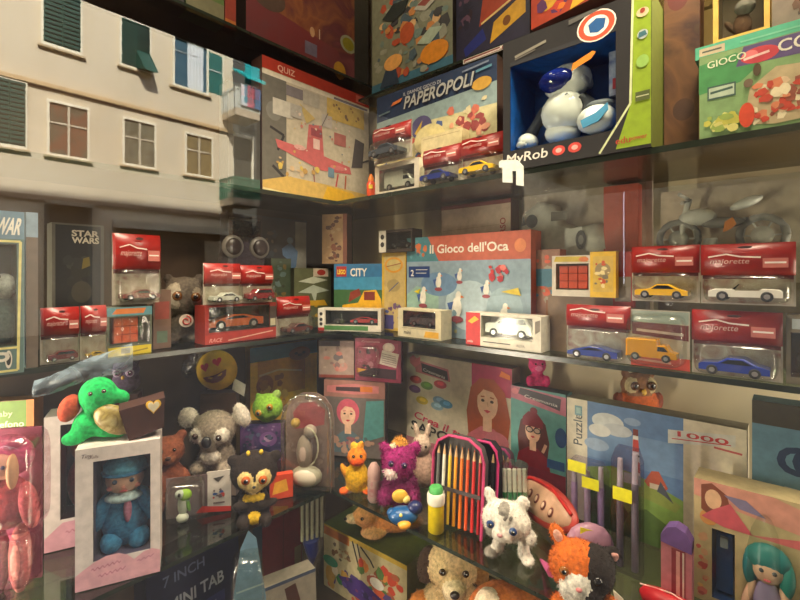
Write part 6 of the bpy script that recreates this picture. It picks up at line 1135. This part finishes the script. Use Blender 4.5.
# koala on the white card pack
Ff = Face(PD(186, 275, 1.21), PD(236, 275, 1.25), zl+.002, EYE-(474-275)/F_PX*1.21-zl)
fr = (PD(215, 275, 1.21), RT, -FW, UP, 66/F_PX*1.21); fr[0].z = EYE-(472-275)/F_PX*1.21
Fk = Face(PD(196, 275, 1.175), PD(236, 275, 1.175), zl+.002, fr[0].z-zl-.008); carton('koala_carton', 'grey-brown carton the koala plush sits on', 'box', Fk, .07, (96, 80, 72))
r = thing('koala_plush', 'grey plush koala with fluffy white ears and a black nose', 'plush toy', fr[0]); Kg = (150, 136, 120); Kw = (214, 204, 190)
skin('body', r, [(0, -.05, .22, .28, .22, .26, Kg), (0, .0, .66, .32, .26, .28, Kg), (-.42, -.02, .82, .15, .09, .17, Kw, -20), (.40, -.02, .86, .12, .09, .20, Kw, 24), (-.17, .19, .62, .13, .08, .12, Kw), (.17, .19, .62, .13, .08, .12, Kw), (0, .20, .48, .13, .08, .10, Kg), (0, .18, .30, .16, .08, .10, Kw), (-.2, .12, .11, .13, .14, .1, Kg), (.2, .12, .11, .13, .14, .1, Kg)], fr, fur=.008, n_fur=5500)
eyes(r, fr, [(-.17, .285, .64), (.17, .285, .62)], r=.045, iris=(60, 40, 26)); part(r, 'nose', fr, [(0, .30, .56, .075, .05, .085, (24, 20, 20))], rough=.3)
# parrot blister in front
F = Face(PD(166, 275, 1.06), PD(231, 275, 1.10), zl+.002, EYE-(474-275)/F_PX*1.08-zl)
r = thing('parrot_blister_pack', 'clear blister with a green and white parrot toy beside a white and red card', 'toy pack', F.base(.04)); b = MB(); b.fb(F, .62, .12, 1, 1, -.003, 0, (216, 206, 196)); b.fb(F, 0, 0, .63, .95, -.003, 0, (96, 76, 76)); b.art(F, [('p', [(.45, .06), (1, .0), (1, .12), (.55, .2)], (206, 50, 34)), ('p', [(.72, .84), (.9, .88), (.8, .74)], (70, 66, 60)), ('s', .7, .3, .95, .6, 9, .006, [(200, 70, 60), (110, 90, 90), (60, 90, 150)]), ('r', .72, .22, .9, .26, (120, 100, 96))], w=.0008); b.build('card', r)
fd = (F.pt(.28, .02, .022), F.U, F.N, UP, F.H*.9)
part(r, 'toy_parrot', fd, [(0, 0, .42, .13, .1, .28, (206, 204, 190)), (.05, .02, .68, .17, .11, .15, (160, 200, 50)), (-.06, .06, .72, .12, .1, .12, (196, 200, 190)), (-.06, .15, .74, .04, .03, .05, (24, 24, 26)), (.12, 0, .42, .05, .08, .2, (120, 170, 60), 12), (.0, .03, .1, .15, .12, .12, (226, 222, 210))], rough=.4); bubble(r, F, .02, .02, .6, .96, .045)
# galaxy pack, green round plush, black-yellow bee
F = Face(PD(240, 275, 1.28), PD(284, 275, 1.29), zl+.002, EYE-(424-275)/F_PX*1.285-zl)
carton('galaxy_pack', 'dark blue pack with violet starburst print behind the black and yellow plush', 'toy pack', F, .03, MOT([(34, 36, 66), (60, 54, 100), (110, 76, 130), (40, 44, 70)], 16), [('e', .64, .70, .2, .14, (130, 90, 150)), ('e', .64, .72, .1, .07, (190, 150, 190)), ('s', .03, .5, .97, .97, 24, .008, [(90, 96, 130), (150, 120, 160), (60, 70, 100)]), ('r', .0, .0, 1, .3, (60, 24, 40))], side=(40, 30, 50), seed=9)
fr = (PD(270, 275, 1.27), RT, -FW, UP, 34/F_PX*1.27); fr[0].z = F.z0+F.H+.001; fr[0].x, fr[0].y = (F.pt(.6, 1, -.015)).x, (F.pt(.6, 1, -.015)).y; fr[0].z -= 0
r = thing('lime_round_plush', 'small lime green round plush with brown eyes on the galaxy pack', 'plush toy', fr[0])
skin('body', r, [(0, 0, .42, .46, .34, .42, (140, 190, 60)), (.28, 0, .82, .14, .1, .14, (150, 180, 90), -20), (-.28, 0, .76, .1, .08, .1, (130, 180, 60), 20), (0, .05, .08, .2, .16, .1, (130, 180, 60))], fr, voxel=.0035, fur=.003, n_fur=900); eyes(r, fr, [(.16, .33, .52), (-.18, .31, .34)], iris=(190, 140, 40), r=.10)
fr = frame(254, 520, zl, 68)
r = thing('bee_plush', 'black and yellow plush with cream face and big amber eyes', 'plush toy', fr[0]); Bl = (38, 28, 24); Cm = (226, 200, 130)
skin('body', r, [(0, 0, .24, .24, .18, .26, Bl), (0, .12, .12, .10, .1, .12, (220, 180, 40)), (0, .11, .40, .15, .1, .06, (226, 186, 40)), (0, .0, .72, .34, .22, .31, Bl), (-.10, .16, .68, .13, .09, .14, Cm), (.11, .16, .68, .13, .09, .14, Cm), (0, .17, .58, .14, .08, .10, Cm), (-.28, .02, .92, .10, .06, .09, Bl), (.30, .02, .92, .10, .06, .09, Bl), (.18, .16, .30, .17, .07, .06, Bl, 10), (-.18, .14, .30, .12, .08, .07, Bl), (-.15, .18, .08, .09, .14, .1, Bl), (.16, .18, .08, .09, .14, .1, Bl)], fr, voxel=.004, fur=.006, n_fur=4000)
eyes(r, fr, [(-.11, .27, .71), (.12, .27, .69)], iris=(190, 90, 24), r=.062); part(r, 'nose', fr, [(0, .26, .60, .025, .02, .02, (30, 20, 20))], rough=.3)
part(r, 'antenna', fr, [(-.08, .08, 1.02, .03, .03, .04, (226, 190, 60))]); part(r, 'antenna', fr, [(.10, .08, 1.02, .03, .03, .04, (226, 190, 60))])
F = Face(PD(270, 275, 1.15), PD(293, 275, 1.17), zl+.002, .062)
carton('orange_book', 'small orange and yellow book beside the black and yellow plush', 'book', F, .02, (206, 70, 40), [('p', [(.1, .2), (.8, .3), (.7, .8), (.2, .7)], (226, 160, 50))])
# arched blister with white toy
F = Face(PD(286, 275, 1.24), PD(334, 275, 1.22), zl+.002, EYE-(393-275)/F_PX*1.23-zl)
r = thing('arched_blister_pack', 'arch-shaped clear pack with a pinkish card and a small white toy', 'toy pack', F.base(.05)); b = MB(); AR = [(0, 0), (1, 0), (1, .74), (.95, .86), (.82, .95), (.65, .995), (.5, 1), (.35, .995), (.18, .95), (.05, .86), (0, .74)]
b.prism([F.pt(u, v) for u, v in AR], -F.N*.002, (150, 120, 112)); b.art(F, [('p', [(.2, .60), (.8, .66), (.82, .82), (.6, .90), (.3, .88), (.15, .78)], (176, 84, 90)), ('e', .5, .94, .10, .02, (70, 56, 50)), ('s', .1, .1, .9, .6, 14, .01, [(170, 140, 130), (130, 100, 96)])]); b.build('card', r)
fd = (F.pt(.5, .02, .026), F.U, F.N, UP, F.H)
part(r, 'toy_figure', fd, [(0, 0, .13, .17, .1, .11, (214, 200, 180)), (-.02, 0, .38, .09, .07, .18, (190, 166, 154)), (-.12, .0, .68, .05, .05, .05, (222, 176, 90)), (.04, 0, .60, .07, .06, .07, (206, 180, 170))], rough=.4)
b = MB(); b.tube([L3(fd, .02+.12*cos(t), .04, .45+.2*sin(t)) for t in [pi*.5-i*.35 for i in range(9)]], .0024, (230, 216, 190)); b.build('white_cord', r)
b = MB(); b.tube([F.pt(u, v, .03) for u, v in AR[1:]+[AR[0]]], .0022, CLEAR(refl=.5, rough=.1)); rows = [[F.pt(.5+(u-.5)*k, .48+(v-.48)*k, w) for u, v in AR] for k, w in ((1, .001), (.98, .03), (.9, .042))]; m_ = CLEAR(refl=.06, wr=.4); b.grid(rows, m_, True, True); b.poly(rows[-1], m_); b.build('plastic_bubble', r)
